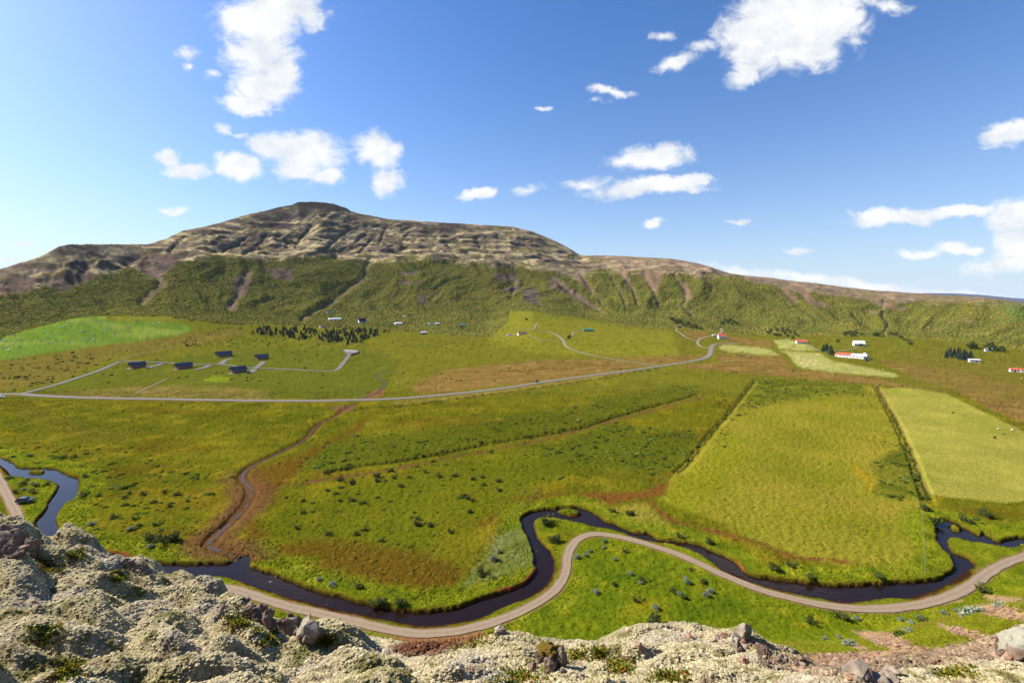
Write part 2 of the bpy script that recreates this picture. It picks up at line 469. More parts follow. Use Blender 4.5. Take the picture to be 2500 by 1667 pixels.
WATER_Z = -0.75
far_w = smooth_line(on_plane(RIVER_FAR, -0.2), 1.5, 1)
near_w = smooth_line(on_plane(RIVER_NEAR, 0.3), 1.5, 1)
river_w = np.concatenate([far_w, near_w])
wob = 0.6 * perlin(gx / 2.3, gy / 2.3, 3) + 0.35 * perlin(gx / 0.9, gy / 0.9, 4)
near_mask = gy < 420
rs = np.full(gx.shape, 60.0)
ix = np.nonzero((gy > 40) & (gy < 330))[0]
rs[ix] = poly_sdf(gx[ix], gy[ix], river_w, 60.0)
for isl in ISLANDS:
    isd = poly_sdf(gx[ix], gy[ix], on_plane(isl, -0.4), 40.0)
    rs[ix] = np.maximum(rs[ix], np.where(isd > 20, -99, -isd))
rs_w = rs + wob * 0.6
# undulation of the valley floor (none by the river)
calm = sstep(2, 25, rs)
gz = gz + calm * (0.5 * fbm(gx / 60, gy / 60, 3, 21)) * sstep(60, 110, gy)
lump = np.clip(0.5 + fbm(gx / 1.7, gy / 1.7, 3, 31), 0, 1)
# hummocky ground, level on the mown fields
lpx0, lpy0 = project(gx, gy, gz)
mown = np.zeros(len(gx))
for f_ in ([(-160, 868), (0, 826), (180, 777), (260, 773), (437, 787), (467, 810), (332, 833), (110, 863), (-160, 900)], [(2151, 949), (2309, 960), (2600, 1100), (2600, 1215), (2458, 1227), (2273, 1205), (2226, 1100)], [(1753, 846), (1850, 848), (1905, 867), (1790, 860)], [(1889, 831), (1944, 835), (2030, 880), (2195, 918), (2043, 909), (1944, 891), (1902, 853)]):
    mown = np.maximum(mown, sstep(6, -6, poly_sdf(lpx0, lpy0, f_, 20)))
lump = 0.5 + (lump - 0.5) * (1 - 0.85 * mown)
gz = gz + sstep(1.2, 4, rs) * (lump - 0.5) * np.interp(gy, [0, 60, 300, 900, 3000], [0.25, 0.3, 0.55, 1.0, 1.5])
# slope of the mountain: spurs, gullies, cliffs
mt = sstep(0.02, 0.35, t1)
flow = gu * 1500
g1 = fbm(flow / 210 + 0.6 * perlin(gx / 260, gy / 260, 40), gy / 900, 4, 41, 0.55, True)
g2 = fbm(gx / 120, gy / 160, 5, 47, 0.55)
amp = 15 * sstep(0.03, 0.5, t1) * np.interp(gu, [-1.2, -0.4, 0.2, 0.6, 1.2], [0.9, 1.3, 1.2, 0.9, 0.45])
amp_up = np.interp(gu, [-1.2, -0.8, -0.45, 0.05, 0.25, 1.2], [0.5, 0.9, 1.6, 1.4, 0.5, 0.25]) * sstep(0.02, 0.3, t2) * 10
ridge_keep = 1 - sstep(-170, -25, gy - yd)          # keep the outline of the ridge
gz = gz - (amp * (0.6 - g1) * 0.9 + amp_up * (0.55 - g1) * 0.5) * (0.15 + 0.85 * ridge_keep) + (amp_up * g2 * 0.75 + amp * g2 * 0.6) * (0.12 + 0.88 * ridge_keep)
# terraces of lava on the upper mountain
tm = sstep(0.03, 0.15, t2) * np.interp(gu, [-1.2, -0.8, -0.3, 0.1, 0.3, 0.45], [0.5, 0.9, 1.0, 1.0, 0.4, 0.05]) * (0.25 + 0.75 * ridge_keep)
warp = 22 * fbm(gx / 240, gy / 240, 3, 55)
bandh = 34.0
q = (gz + warp) / bandh
fq = q - np.floor(q)
terr = (np.floor(q) + sstep(0.35, 0.62, fq)) * bandh - warp
tw = np.clip(0.5 + 1.2 * fbm(gx / 150, gy / 90, 3, 58), 0, 1)
gz = gz + (terr - gz) * 0.2 * tm * tw
cliff_band = np.exp(-((fq - 0.48) / 0.13) ** 2) * tm * tw
rug = fbm(gx / 55, gy / 40, 4, 66, 0.6)
gz = gz + (3.2 * rug * sstep(0.0, 0.2, t2) + 3.0 * fbm(gx / 40, gy / 40, 3, 68) * sstep(0.1, 0.5, t1)) * (0.15 + 0.85 * ridge_keep) * np.interp(gu, [-1.2, 0.1, 0.4, 1.2], [1, 1, 0.5, 0.3])
# cliffs and gullies that can be told apart on the upper mountain (photo pixels)
Z6b = lambda p: zoomed(0, 450, 900 / 2352, p)
Z7b = lambda p: zoomed(700, 450, 900 / 2352, p)
CLIFFS = [Z6b([(1900, 112), (2010, 112), (2200, 128), (2290, 180), (2200, 168), (2000, 142), (1930, 128)]), Z6b([(2020, 234), (2100, 230), (2180, 246), (2150, 262), (2040, 257)]), Z6b([(1600, 268), (1700, 240), (1880, 258), (1850, 275), (1700, 278)]), Z6b([(1200, 314), (1300, 288), (1430, 298), (1320, 328)]),
          Z6b([(1560, 322), (1700, 306), (1810, 330), (1700, 346), (1600, 340)]), Z6b([(1320, 388), (1350, 350), (1420, 324), (1390, 356), (1345, 386)]), Z6b([(1780, 360), (1850, 306), (1840, 340), (1800, 366)]), Z6b([(1895, 352), (1935, 306), (1920, 350)]), Z6b([(2075, 436), (2120, 402), (2110, 432)]),
          Z6b([(2180, 425), (2270, 372), (2250, 402), (2200, 436)]), Z6b([(565, 492), (620, 478), (690, 490), (640, 512), (580, 508)]), Z6b([(95, 652), (190, 658), (192, 690), (115, 682)]), Z6b([(400, 508), (480, 488), (560, 496), (450, 524)]), Z6b([(1690, 180), (1740, 154), (1900, 116), (1760, 166)]), Z6b([(1000, 350), (1050, 322), (1120, 308), (1060, 336)]),
          Z6b([(380, 400), (420, 374), (520, 372), (450, 390)]), Z7b([(690, 232), (800, 238), (900, 250), (880, 272), (760, 270)]), Z7b([(800, 386), (900, 398), (905, 412), (830, 404)]), Z7b([(1235, 322), (1340, 328), (1330, 346), (1250, 344)]), Z7b([(1500, 344), (1590, 340), (1655, 356), (1640, 382), (1530, 364)]),
          Z7b([(1500, 306), (1580, 300), (1590, 318), (1520, 318)]), Z7b([(1780, 396), (1845, 412), (1850, 432), (1800, 416)]), Z7b([(870, 470), (930, 448), (1060, 456), (1110, 472), (1000, 496), (910, 506)]), Z7b([(1310, 494), (1450, 512), (1450, 532), (1360, 520)]), Z7b([(590, 420), (640, 404), (700, 430), (620, 444)]), Z7b([(860, 262), (1000, 244), (1110, 250), (1180, 290), (1060, 300), (920, 300)])]
PALEMOSS = [Z6b([(1780, 438), (1880, 390), (2000, 322), (2150, 285), (2215, 330), (2150, 400), (2080, 432), (1900, 440)]), Z6b([(470, 378), (600, 380), (720, 392), (895, 440), (800, 474), (690, 470), (600, 430)]), Z6b([(1240, 370), (1300, 340), (1340, 350), (1300, 400), (1180, 420)]), Z6b([(1420, 350), (1520, 330), (1540, 370), (1440, 400)]), Z6b([(60, 560), (240, 540), (220, 620), (120, 650)]), Z6b([(400, 620), (560, 585), (580, 620), (460, 640)]),
            Z7b([(60, 420), (160, 340), (280, 300), (330, 330), (260, 420), (120, 436)]), Z7b([(330, 330), (470, 300), (500, 340), (400, 400), (330, 430)]), Z7b([(1330, 300), (1360, 300), (1430, 350), (1400, 350)]), Z7b([(920, 420), (1100, 440), (1200, 470), (1000, 450)]), Z7b([(1420, 420), (1600, 470), (1640, 520), (1500, 470)]), Z6b([(1640, 520), (1720, 470), (1900, 455), (2080, 452), (1900, 478), (1740, 490)])]
UPGULLY = [Z7b([(510, 312), (440, 370), (340, 428)]), Z7b([(400, 290), (340, 330), (280, 380), (240, 428)]), Z7b([(790, 300), (730, 360)]), Z7b([(560, 330), (500, 390), (470, 430)]), Z7b([(1200, 350), (1235, 400)]), Z7b([(640, 270), (600, 330), (590, 390)]), Z6b([(1700, 330), (1640, 390), (1560, 440)]), Z6b([(1560, 345), (1480, 400), (1420, 430)]), Z6b([(1990, 260), (1930, 330), (1880, 400)]), Z6b([(1180, 330), (1120, 380), (1080, 430)])]
cliffm, palem, upg = np.zeros(len(gx)), np.zeros(len(gx)), np.zeros(len(gx))
qx, qy = project(gx, gy, gz)
us = np.nonzero((gy > 900) & (qy > 470) & (qy < 740) & (qx > -50) & (qx < 1650))[0]
wbx = qx[us] + 10 * fbm(gx[us] / 40, gy[us] / 40, 4, 401, 0.65)
wby = qy[us] + 5 * fbm(gx[us] / 40, gy[us] / 40, 4, 403, 0.65)
for p_ in CLIFFS:
    cliffm[us] = np.maximum(cliffm[us], sstep(2.0, -2.0, poly_sdf(wbx, wby, p_, 12)))
for p_ in PALEMOSS:
    palem[us] = np.maximum(palem[us], sstep(4.0, -4.0, poly_sdf(wbx, wby, p_, 16)))
for p_ in UPGULLY:
    upg[us] = np.maximum(upg[us], sstep(5.0, 1.0, seg_dist(wbx, wby, p_, False, 12)))
gz = gz + 5.0 * cliffm * (0.2 + 0.8 * ridge_keep) - 7.0 * upg * ridge_keep
# named gullies running down the slope (photo pixels)
gpx, gpy = project(gx, gy, gz)
GULLIES = [([(905, 640), (895, 649), (892, 676), (861, 695), (815, 733), (765, 756), (740, 775)], 6, 16), ([(1650, 672), (1673, 702), (1676, 729), (1667, 743), (1692, 768)], 4, 8), ([(2159, 733), (2155, 767), (2170, 790), (2159, 813)], 3, 5),
           ([(360, 650), (385, 665), (400, 690), (370, 715), (350, 735)], 9, 12), ([(610, 660), (590, 700), (575, 735), (560, 750)], 7, 10), ([(1255, 645), (1262, 680), (1250, 720)], 4, 8), ([(1420, 670), (1440, 700), (1470, 740)], 4, 7), ([(1520, 665), (1545, 700), (1560, 740)], 4, 8), ([(1575, 668), (1600, 715), (1610, 745)], 4, 8), ([(1480, 655), (1510, 700), (1530, 750)], 3, 6), ([(1350, 676), (1400, 715), (1465, 756)], 5, 5)]
gsel = np.nonzero((gpy > 600) & (gpy < 830) & (gy > 500))[0]
gully = np.zeros(gx.shape)
for pts, wd, dep in GULLIES:
    d = seg_dist(gpx[gsel] + 3 * perlin(gx[gsel] / 30, gy[gsel] / 30, 61), gpy[gsel], pts, False, 40)
    m = 1 - sstep(wd * 0.3, wd * 2.2, d)
    gz[gsel] -= dep * 0.38 * m
    gully[gsel] = np.maximum(gully[gsel], 1 - sstep(wd * 0.5, wd * 1.3, d))
# the cliff-side the camera stands on
hs = hillside(gu, gy)
hs = hs + 0.9 * fbm(gx / 14, gy / 14, 4, 71) * sstep(0, 12, gy - edge_of(gu)[0])
nearhill = sstep(-1.0, 2.5, hs - gz)
soft = 2.5
gz = np.maximum(hs, gz) + soft * np.exp(-np.abs(hs - gz) / soft) * 0.35 * (gy < 250) * sstep(4, 10, rs)
on_hill = (hs > gz - 1.0) & (gy < 260)
hill_w = sstep(-2.0, 1.0, hs - gz) * (gy < 260)
# river bed
inr = sstep(0.35, -0.5, rs_w)
bank_keep = rs < 30
gz = np.where(bank_keep, gz * (1 - inr) + (-1.9) * inr, gz)


def stream_cut(z, pts, width, depth, seed, plane=0.0):
    w = smooth_line(on_plane(pts, plane), 1.5, 2)
    i = np.nonzero((gy > 60) & (gy < 620))[0]
    d = seg_dist(gx[i], gy[i], w, False, 14) + 0.5 * wob[i]
    z[i] -= depth * sstep(width * 1.25, width * 0.5, d)
    full = np.full(gx.shape, 14.0)
    full[i] = d
    return w, full


stream_w, stream_d = stream_cut(gz, STREAM, 1.9, 0.75, 81)
for dpts in DITCHES:
    dw, dd = stream_cut(gz, dpts, 1.6, 0.7, 82)
HGRID = gz.reshape(NR, NC)


def ground_at(x, y):
    """height of the built ground mesh"""
    x, y = np.asarray(x, float), np.asarray(y, float)
    u = x / y
    j = np.clip(np.searchsorted(U, u) - 1, 0, NC - 2)
    i = np.clip(np.searchsorted(YR, y) - 1, 0, NR - 2)
    fu = np.clip((u - U[j]) / (U[j + 1] - U[j]), 0, 1)
    fy = np.clip((y - YR[i]) / (YR[i + 1] - YR[i]), 0, 1)
    return (HGRID[i, j] * (1 - fu) + HGRID[i, j + 1] * fu) * (1 - fy) + (HGRID[i + 1, j] * (1 - fu) + HGRID[i + 1, j + 1] * fu) * fy


def land(px, py, ymin=45.0):
    """world point where the sight line of a photo pixel first meets the ground"""
    px, py = np.atleast_1d(np.asarray(px, float)), np.atleast_1d(np.asarray(py, float))
    u, e = dirpx(px, py)
    rows = np.nonzero((YR > ymin) & (YR < 3000))[0]
    res = np.zeros((len(px), 3))
    for k in range(len(px)):
        j = int(np.clip(np.searchsorted(U, u[k]) - 1, 0, NC - 2))
        f = (u[k] - U[j]) / (U[j + 1] - U[j])
        h = HGRID[rows, j] * (1 - f) + HGRID[rows, j + 1] * f
        ray = CAMZ + YR[rows] * e[k]
        below = np.nonzero(ray <= h)[0]
        if len(below) == 0:
            y = 2400.0
        else:
            b = below[0]
            if b == 0:
                y = YR[rows[0]]
            else:
                d0, d1 = ray[b - 1] - h[b - 1], ray[b] - h[b]
                y = YR[rows[b - 1]] + (YR[rows[b]] - YR[rows[b - 1]]) * d0 / (d0 - d1 + 1e-9)
        res[k] = (u[k] * y, y, 0)
    res[:, 2] = ground_at(res[:, 0], res[:, 1])
    return res


# flatten the ground under roads
ROADS = []          # name, width, world centre line, height profile


def drape(pts, step=3.0, it=2):
    w = land([p[0] for p in pts], [p[1] for p in pts])
    return smooth_line(w[:, :2], step, it)


def add_road(name, pts, width, label, seam=0.05):
    c = drape(pts, 1.0 if name == 'gravel_track' else 2.0 if width < 5 else 3.0)
    z = ground_at(c[:, 0], c[:, 1])
    k = 18 if name == 'gravel_track' else 9
    zs = np.convolve(np.pad(z, k, mode='edge'), np.ones(2 * k + 1) / (2 * k + 1), 'valid')
    d = seg_dist(gx, gy, c, False, width * 2.2 + 4)
    i = np.nonzero(d < width * 2 + 3)[0]
    # nearest centre-line height
    zz = np.zeros(len(i))
    for s in range(0, len(i), 20000):
        ii = i[s:s + 20000]
        dd = (gx[ii][:, None] - c[None, ::2, 0]) ** 2 + (gy[ii][:, None] - c[None, ::2, 1]) ** 2
        zz[s:s + 20000] = zs[::2][dd.argmin(1)]
    m = sstep(width * 1.25 + 2.0, width * 0.6 + 0.6, d[i])
    gz[i] = gz[i] * (1 - m) + (zz - np.interp(gy[i], [120, 300], [0.02, 0.1])) * m
    ROADS.append((name, width, c, zs, label, d))


add_road('main_road', ROAD, 5.2, None)
for i_, r_ in enumerate(SIDE_ROADS):
    add_road('side_road', r_, 3.4 if i_ in (0, 4) else 2.6, None)
add_road('cabin_road', CABIN_ROAD, 4.0, None)
for r_ in DRIVES:
    add_road('driveway', r_, 5.0, None)
add_road('gravel_track', GRAVEL, 2.3, None)
add_road('gravel_track', GRAVEL_LEFT, 2.5, None)
for r_ in FOOT_TRACKS:
    add_road('footpath', r_, 1.8, None)

# ------------------------------------------------------------------ terrain: colour of the ground cover
gpx, gpy = project(gx, gy, gz)
jit = np.interp(gy, [50, 150, 400, 1500], [7, 4, 2.2, 1.4])
jx = gpx + jit * fbm(gx / 7, gy / 7, 3, 90) * 2.2
jy = gpy + jit * fbm(gx / 7, gy / 7, 3, 95) * 1.1
nA = fbm(gx / 45, gy / 45, 4, 101)
nB = fbm(gx / 14, gy / 14, 4, 105)
nC = fbm(gx / 5, gy / 5, 3, 109)
nB = nB + 0.3 * nC
nA = nA + 0.2 * fbm(gx / 8, gy / 8, 4, 107, 0.65)
nS = 0.25 * nC + fbm(gx / 60 + 0.4 * nA, gy / 16, 3, 113)      # streaks along the valley
col = np.zeros((len(gx), 3))
col[:] = alb(118, 122, 28)


def paint(c, m):
    global col
    col = col + (np.asarray(c) - col) * np.clip(m, 0, 1)[:, None]


def zone(pts, soft=2.0, reach=None):
    reach = reach or soft * 4
    return sstep(soft, -soft, poly_sdf(jx, jy, pts, reach))


def stroke(pts, width, soft=1.0):
    d = seg_dist(jx, jy, pts, False, width * 2 + 6)
    return sstep(width + soft, max(width - soft, 0), d)


paint(alb(142, 138, 34), sstep(0.0, 0.5, nA) * 0.6)
paint(alb(86, 100, 20), sstep(0.05, 0.5, -nA) * 0.5)
paint(alb(124, 94, 32), sstep(0.08, 0.4, nS) * 0.42)
paint(alb(164, 150, 40), sstep(0.12, 0.4, nB) * 0.5)
paint(alb(170, 152, 32), sstep(0.3, 0.5, fbm(gx / 26, gy / 18, 3, 117) + 0.2 * nC) * 0.35)
paint(alb(78, 92, 22), sstep(0.15, 0.5, -nB) * 0.5)
col *= np.array([0.82, 0.80, 0.82])
# far meadows at the mountain foot
farm = sstep(985, 940, gpy) * sstep(700, 800, gpy)
paint(alb(120, 120, 40), farm * 0.6)
paint(alb(104, 112, 36), farm * sstep(0.0, 0.4, nB) * 0.5)
# cabin grounds and scrub left
paint(alb(96, 106, 34), zone([(50, 960), (280, 890), (650, 850), (880, 850), (980, 880), (930, 970), (600, 972), (100, 964)], 4) * 0.75)
paint(alb(126, 108, 56), zone([(0, 880), (221, 848), (414, 822), (580, 800), (600, 815), (460, 845), (300, 862), (240, 885), (130, 935), (0, 955), (-60, 955)], 4) * (0.45 + 0.3 * sstep(-.1, .3, nB)))
tan_strip = zone([(90, 962), (276, 948), (420, 940), (560, 945), (660, 955), (650, 974), (276, 968)], 3)
paint(alb(150, 126, 74), tan_strip * (0.35 + 0.5 * sstep(-0.1, 0.3, nB)))
paint(alb(124, 140, 40), zone([(489, 931), (520, 916), (561, 921), (561, 932)], 1.2))
# the mown hay field
HAY = [(-160, 868), (-40, 840), (0, 826), (97, 797), (180, 777), (216, 773), (260, 773), (262, 783), (437, 787), (464, 795), (467, 810), (414, 820), (332, 833), (221, 846), (110, 863), (0, 880), (-160, 900)]
hz = sstep(1.2, -1.2, poly_sdf(gpx, gpy, HAY, 60))
paint(alb(110, 140, 50), hz)
paint(alb(146, 160, 72), hz * sstep(0.1, 0.4, fbm(gx / 90, gy / 8, 3, 121)) * 0.6)
paint(alb(104, 132, 42), hz * sstep(0.1, 0.4, -fbm(gx / 90, gy / 8, 3, 121)) * 0.6)
paint(alb(128, 130, 44), zone([(274, 773), (414, 773), (439, 783), (434, 786), (268, 782)], 1.0))
# brown heath fields
HEATH = [[(1000, 948), (1031, 927), (1097, 902), (1250, 885), (1310, 880), (1435, 877), (1526, 880), (1592, 891), (1531, 902), (1421, 916), (1310, 932), (1200, 944), (1100, 956), (1030, 962)],
         [(1490, 871), (1711, 866), (1725, 871), (1614, 891), (1559, 882)], [(1650, 893), (1752, 885), (1850, 891), (2126, 920), (2209, 940), (2320, 955), (2200, 945), (1850, 913), (1725, 904)],
         [(1752, 863), (1850, 866), (1905, 869), (1935, 898), (1850, 893), (1752, 880)], [(1772, 819), (1878, 832), (1886, 849), (1850, 846), (1780, 838)], [(1670, 805), (1725, 810), (1728, 822), (1703, 830), (1670, 816)],
         [(2140, 878), (2320, 900), (2440, 930), (2560, 950), (2560, 1060), (2420, 1000), (2330, 950), (2240, 925)]]
for h_ in HEATH:
    m = zone(h_, 3)
    paint(alb(140, 112, 62), m * 0.85)
    paint(alb(104, 88, 40), m * sstep(0.0, 0.4, nS) * 0.6)
    paint(alb(164, 134, 86), m * sstep(0.1, 0.4, nB) * 0.5)
paint(alb(122, 112, 48), zone([(2209, 860), (2400, 880), (2560, 890), (2560, 1000), (2330, 950), (2209, 925)], 8) * 0.55)
# pale cut fields on the right
PALE = [[(1753, 846), (1769, 841), (1850, 848), (1880, 853), (1905, 867), (1850, 865), (1790, 860), (1763, 855)], [(1889, 831), (1927, 828), (1944, 835), (1969, 841), (1990, 855), (1947, 855), (1902, 851)],
        [(1902, 855), (2002, 862), (2030, 880), (2071, 888), (2126, 899), (2182, 911), (2195, 918), (2181, 921), (2043, 909), (1960, 899), (1944, 891), (1922, 863)]]
for k_, h_ in enumerate(PALE):
    m = sstep(1.0, -1.0, poly_sdf(gpx, gpy, h_, 30))
    paint(alb(166, 170, 96), m)
    paint(alb(186, 180, 116), m * sstep(0.0, 0.5, nB) * 0.5)
paint(alb(196, 188, 130), sstep(1.5, -1.5, poly_sdf(gpx, gpy, [(1935, 868), (1985, 870), (2012, 891), (1960, 896)], 30)) * (0.5 + 0.4 * np.sin(gx * 0.9)))
# far right bright field
BRIGHT = [(2151, 949), (2209, 946), (2309, 960), (2500, 1054), (2600, 1100), (2600, 1215), (2500, 1223), (2458, 1227), (2375, 1219), (2273, 1205), (2259, 1191), (2226, 1100), (2190, 1020)]
m = sstep(2.5, -2.5, poly_sdf(gpx + 1.5 * nC, gpy, BRIGHT, 60))
paint(alb(160, 158, 70), m)
paint(alb(138, 148, 54), m * sstep(0.05, 0.45, nA) * 0.6)
paint(alb(182, 174, 86), m * sstep(0.05, 0.4, nB) * 0.5)
# big yellow meadow between the ditches
MEADOW = [(1835, 935), (2135, 945), (2180, 1020), (2225, 1110), (2262, 1220), (2258, 1340), (2255, 1398), (2150, 1398), (2080, 1385), (1960, 1360), (1850, 1320), (1750, 1270), (1610, 1220), (1640, 1160), (1700, 1090), (1790, 990)]
mead = zone(MEADOW, 5, 30)
paint(alb(146, 142, 46), mead * 0.85)
paint(alb(160, 146, 56), mead * sstep(0.0, 0.4, nA) * 0.5)
paint(alb(122, 130, 32), mead * sstep(0.0, 0.4, -nA + 0.4 * nB) * 0.65)
paint(alb(170, 148, 38), mead * sstep(0.25, 0.5, nB) * 0.35)
paint(alb(132, 138, 26), zone([(1600, 1215), (1700, 1130), (1790, 1060), (1820, 1110), (1720, 1230), (1660, 1260)], 18) * 0.6)
TOPSCRUB = [(1850, 926), (2100, 940), (2128, 965), (2000, 963), (1850, 992), (1800, 1000)]
paint(alb(86, 98, 26), zone(TOPSCRUB, 8) * (0.5 + 0.4 * sstep(-.1, .3, nB)))
DARKPATCH = [(2126, 1128), (2209, 1090), (2259, 1197), (2264, 1224), (2223, 1210), (2181, 1221), (2126, 1205), (2148, 1169)]
paint(alb(84, 98, 28), zone(DARKPATCH, 9) * (0.5 + 0.35 * sstep(-.2, .2, nB)))
paint(alb(178, 142, 24), zone([(2080, 1135), (2130, 1165), (2145, 1195), (2120, 1200), (2090, 1165)], 8) * 0.6 * sstep(-.2, .2, nB))
# wet brown ground
BOG = [(600, 1240), (683, 1325), (766, 1312), (849, 1318), (1014, 1345), (1125, 1385), (1130, 1428), (959, 1445), (849, 1418), (710, 1390), (606, 1352)]
bog = zone(BOG, 16, 70)
paint(alb(102, 76, 26), bog * 0.8)
paint(alb(118, 64, 34), bog * sstep(0.12, 0.4, nB + 0.4 * nA) * 0.6 * sstep(1000, 760, gpx))
paint(alb(104, 100, 24), bog * sstep(0.1, 0.4, -nB) * 0.6)
paint(alb(110, 76, 30), zone([(606, 1150), (720, 1112), (850, 1050), (905, 1012), (880, 1050), (760, 1120), (690, 1185), (640, 1225), (620, 1200)], 8) * 0.7)
paint(alb(112, 84, 30), zone([(1150, 1290), (1260, 1215), (1330, 1205), (1440, 1220), (1400, 1232), (1290, 1236), (1255, 1262)], 7) * 0.75)
RED = [(1400, 1205), (1560, 1200), (1632, 1176), (1622, 1206), (1510, 1226), (1457, 1246), (1440, 1230)]
paint(alb(124, 80, 40), zone(RED, 5) * 0.85)
for p_ in ([(1581, 1222), (1614, 1252), (1656, 1280), (1725, 1293), (1850, 1324), (1900, 1346), (1941, 1365), (2016, 1365), (2099, 1376), (2154, 1393), (2256, 1398)],):
    paint(alb(124, 88, 44), stroke(p_, 5, 4) * (0.55 + 0.4 * sstep(-.2, .2, nC)))
paint(alb(156, 148, 62), zone([(1480, 1240), (1570, 1228), (1640, 1285), (1720, 1310), (1690, 1318), (1560, 1290), (1500, 1268)], 6) * 0.7)
paint(alb(116, 92, 48), zone([(40, 1010), (60, 990), (300, 1060), (340, 1078), (180, 1068)], 12) * 0.2)
# bands of dwarf willow
BUSHBAND = [(720, 1148), (800, 1080), (850, 1059), (1014, 1062), (1153, 1040), (1338, 1007), (1476, 976), (1628, 949), (1705, 940), (1700, 962), (1587, 993), (1504, 1018), (1421, 1045), (1310, 1065), (1200, 1081), (1042, 1114), (904, 1133), (815, 1150)]
bb = zone(BUSHBAND, 8)
paint(alb(84, 98, 26), bb * (0.35 + 0.4 * sstep(-.2, .3, nB)))
DARKBAND = [(1290, 1105), (1366, 1080), (1504, 1028), (1560, 1050), (1690, 1045), (1700, 1075), (1681, 1114), (1656, 1132), (1614, 1160), (1504, 1150), (1393, 1134)]
db = zone(DARKBAND, 14)
paint(alb(84, 98, 26), db * (0.5 + 0.3 * sstep(-.2, .2, nB)))
lowgreen = zone([(640, 1290), (700, 1215), (900, 1180), (1200, 1110), (1300, 1105), (1380, 1140), (1300, 1200), (1150, 1280), (1020, 1330), (850, 1310), (700, 1320)], 25, 100)
paint(alb(98, 108, 22), lowgreen * 0.6)
# earth bank beside the long ditch, ditches
paint(alb(116, 84, 52), stroke(SPOIL, 3.4, 2.2) * (0.35 + 0.6 * sstep(-.15, .2, nC)))
for i_, d_ in enumerate(DITCHES):
    paint(alb(60, 62, 26), stroke(d_, [3.0, 3.4, 2.6, 1.6][i_], 1.6) * 0.85)
paint(alb(150, 128, 76), stroke([(2146, 950), (2190, 1022), (2228, 1105), (2262, 1195), (2272, 1206)], 2.4, 1.5) * 0.8)
paint(alb(150, 130, 72), stroke([(960, 985), (1056, 975), (1250, 952), (1421, 926), (1540, 908)], 2.8, 2) * 0.7)
# near grass on the camera's side of the river
NEARG = [(1228, 1540), (1345, 1462), (1384, 1420), (1392, 1345), (1420, 1316), (1545, 1325), (1690, 1375), (1860, 1450), (2020, 1490), (2200, 1495), (2340, 1455), (2470, 1380), (2600, 1340), (2600, 1700), (1228, 1700)]
ng = zone(NEARG, 3, 20)
paint(alb(104, 124, 22), ng * 0.8)
paint(alb(142, 140, 30), ng * sstep(0.05, 0.4, nB) * 0.6)
paint(alb(78, 102, 20), ng * sstep(0.05, 0.4, -nB + 0.3 * nA) * 0.6)
paint(alb(156, 142, 36), ng * sstep(0.2, 0.45, nC) * 0.4)
# river banks: lush herbs, mud and gravel by the water
bankm = sstep(9.5, 5, rs + 2.5 * nB) * sstep(0.5, 1.2, rs_w)
paint(alb(120, 134, 26), bankm * 0.85)
paint(alb(154, 156, 44), bankm * sstep(0.05, 0.4, nC) * 0.6)
paint(alb(74, 96, 22), bankm * sstep(0.1, 0.4, -nC) * 0.55)
greyw = zone([(1208, 1310), (1269, 1280), (1291, 1321), (1302, 1376), (1228, 1404), (1166, 1420), (1125, 1432), (1166, 1382)], 8)
paint(alb(120, 130, 78), greyw * (0.4 + 0.4 * sstep(-.2, .2, nC)))
paint(alb(74, 52, 30), sstep(0.5, -0.1, rs_w))
paint(alb(54, 36, 26), sstep(0.2, -0.8, rs_w))
ORANGE = [(1190, 1440), (1265, 1432), (1300, 1405), (1312, 1388)], [(1390, 1260), (1420, 1257)], [(1800, 1375), (1818, 1396)], [(262, 1346), (306, 1354)]
for o_ in ORANGE:
    paint(alb(150, 86, 50), stroke(o_, 5, 3) * sstep(-1.6, 0.2, rs_w) * sstep(1.6, 0.4, rs_w))
mudm = sstep(8.5, 3.5, stream_d + 3.5 * nB) * sstep(1120, 1200, gpy) * sstep(1380, 1355, gpy)
paint(alb(118, 84, 56), mudm * 0.85)
paint(alb(104, 74, 44), sstep(2.0, 0.9, stream_d + 0.8 * nC) * 0.85)
paint(alb(132, 94, 66), zone([(805, 992), (868, 986), (862, 1000), (832, 1008), (812, 1000)], 2.5) * 0.85)
paint(alb(150, 104, 70), zone([(878, 972), (920, 950), (942, 955), (930, 968)], 2.5) * 0.85)
# verges of the gravel tracks
for name, wid, c, zs, lab, d in ROADS:
    if name == 'gravel_track':
        paint(alb(150, 116, 86), sstep(wid * 0.5 + 0.6, wid * 0.5 - 0.1, d + 0.7 * nC) * 0.9)
    elif name == 'main_road':
        paint(alb(140, 124, 84), sstep(wid * 0.5 + 2.4, wid * 0.5 + 0.3, d + 0.9 * nC) * 0.75)
# foot of the cliff: red gravel beside the track
paint(alb(158, 112, 82), zone([(945, 1560), (1010, 1545), (1130, 1545), (1180, 1530), (1190, 1560), (1100, 1640), (960, 1620)], 9) * 0.9)
# near hillside: dry grass, scree
hw = hill_w
paint(alb(136, 132, 40), hw * 0.6)
paint(alb(118, 132, 32), hw * sstep(0.0, 0.35, nB) * 0.7)
paint(alb(140, 116, 52), hw * sstep(0.0, 0.35, -nB) * 0.6)
SCREE = [[(2079, 1537), (2187, 1547), (2240, 1575), (2330, 1600), (2270, 1610), (2150, 1575)], [(2361, 1480), (2430, 1475), (2520, 1490), (2520, 1515), (2440, 1505)], [(2292, 1522), (2350, 1530), (2430, 1552), (2400, 1560), (2330, 1545)],
         [(1940, 1602), (2100, 1592), (2264, 1585), (2400, 1560), (2450, 1555), (2450, 1700), (1900, 1700)], [(2060, 1563), (2130, 1585), (2110, 1590)], [(2280, 1460), (2330, 1458), (2350, 1468), (2300, 1470)], [(2400, 1452), (2500, 1462), (2480, 1470), (2410, 1462)]]
scree = np.zeros(len(gx))
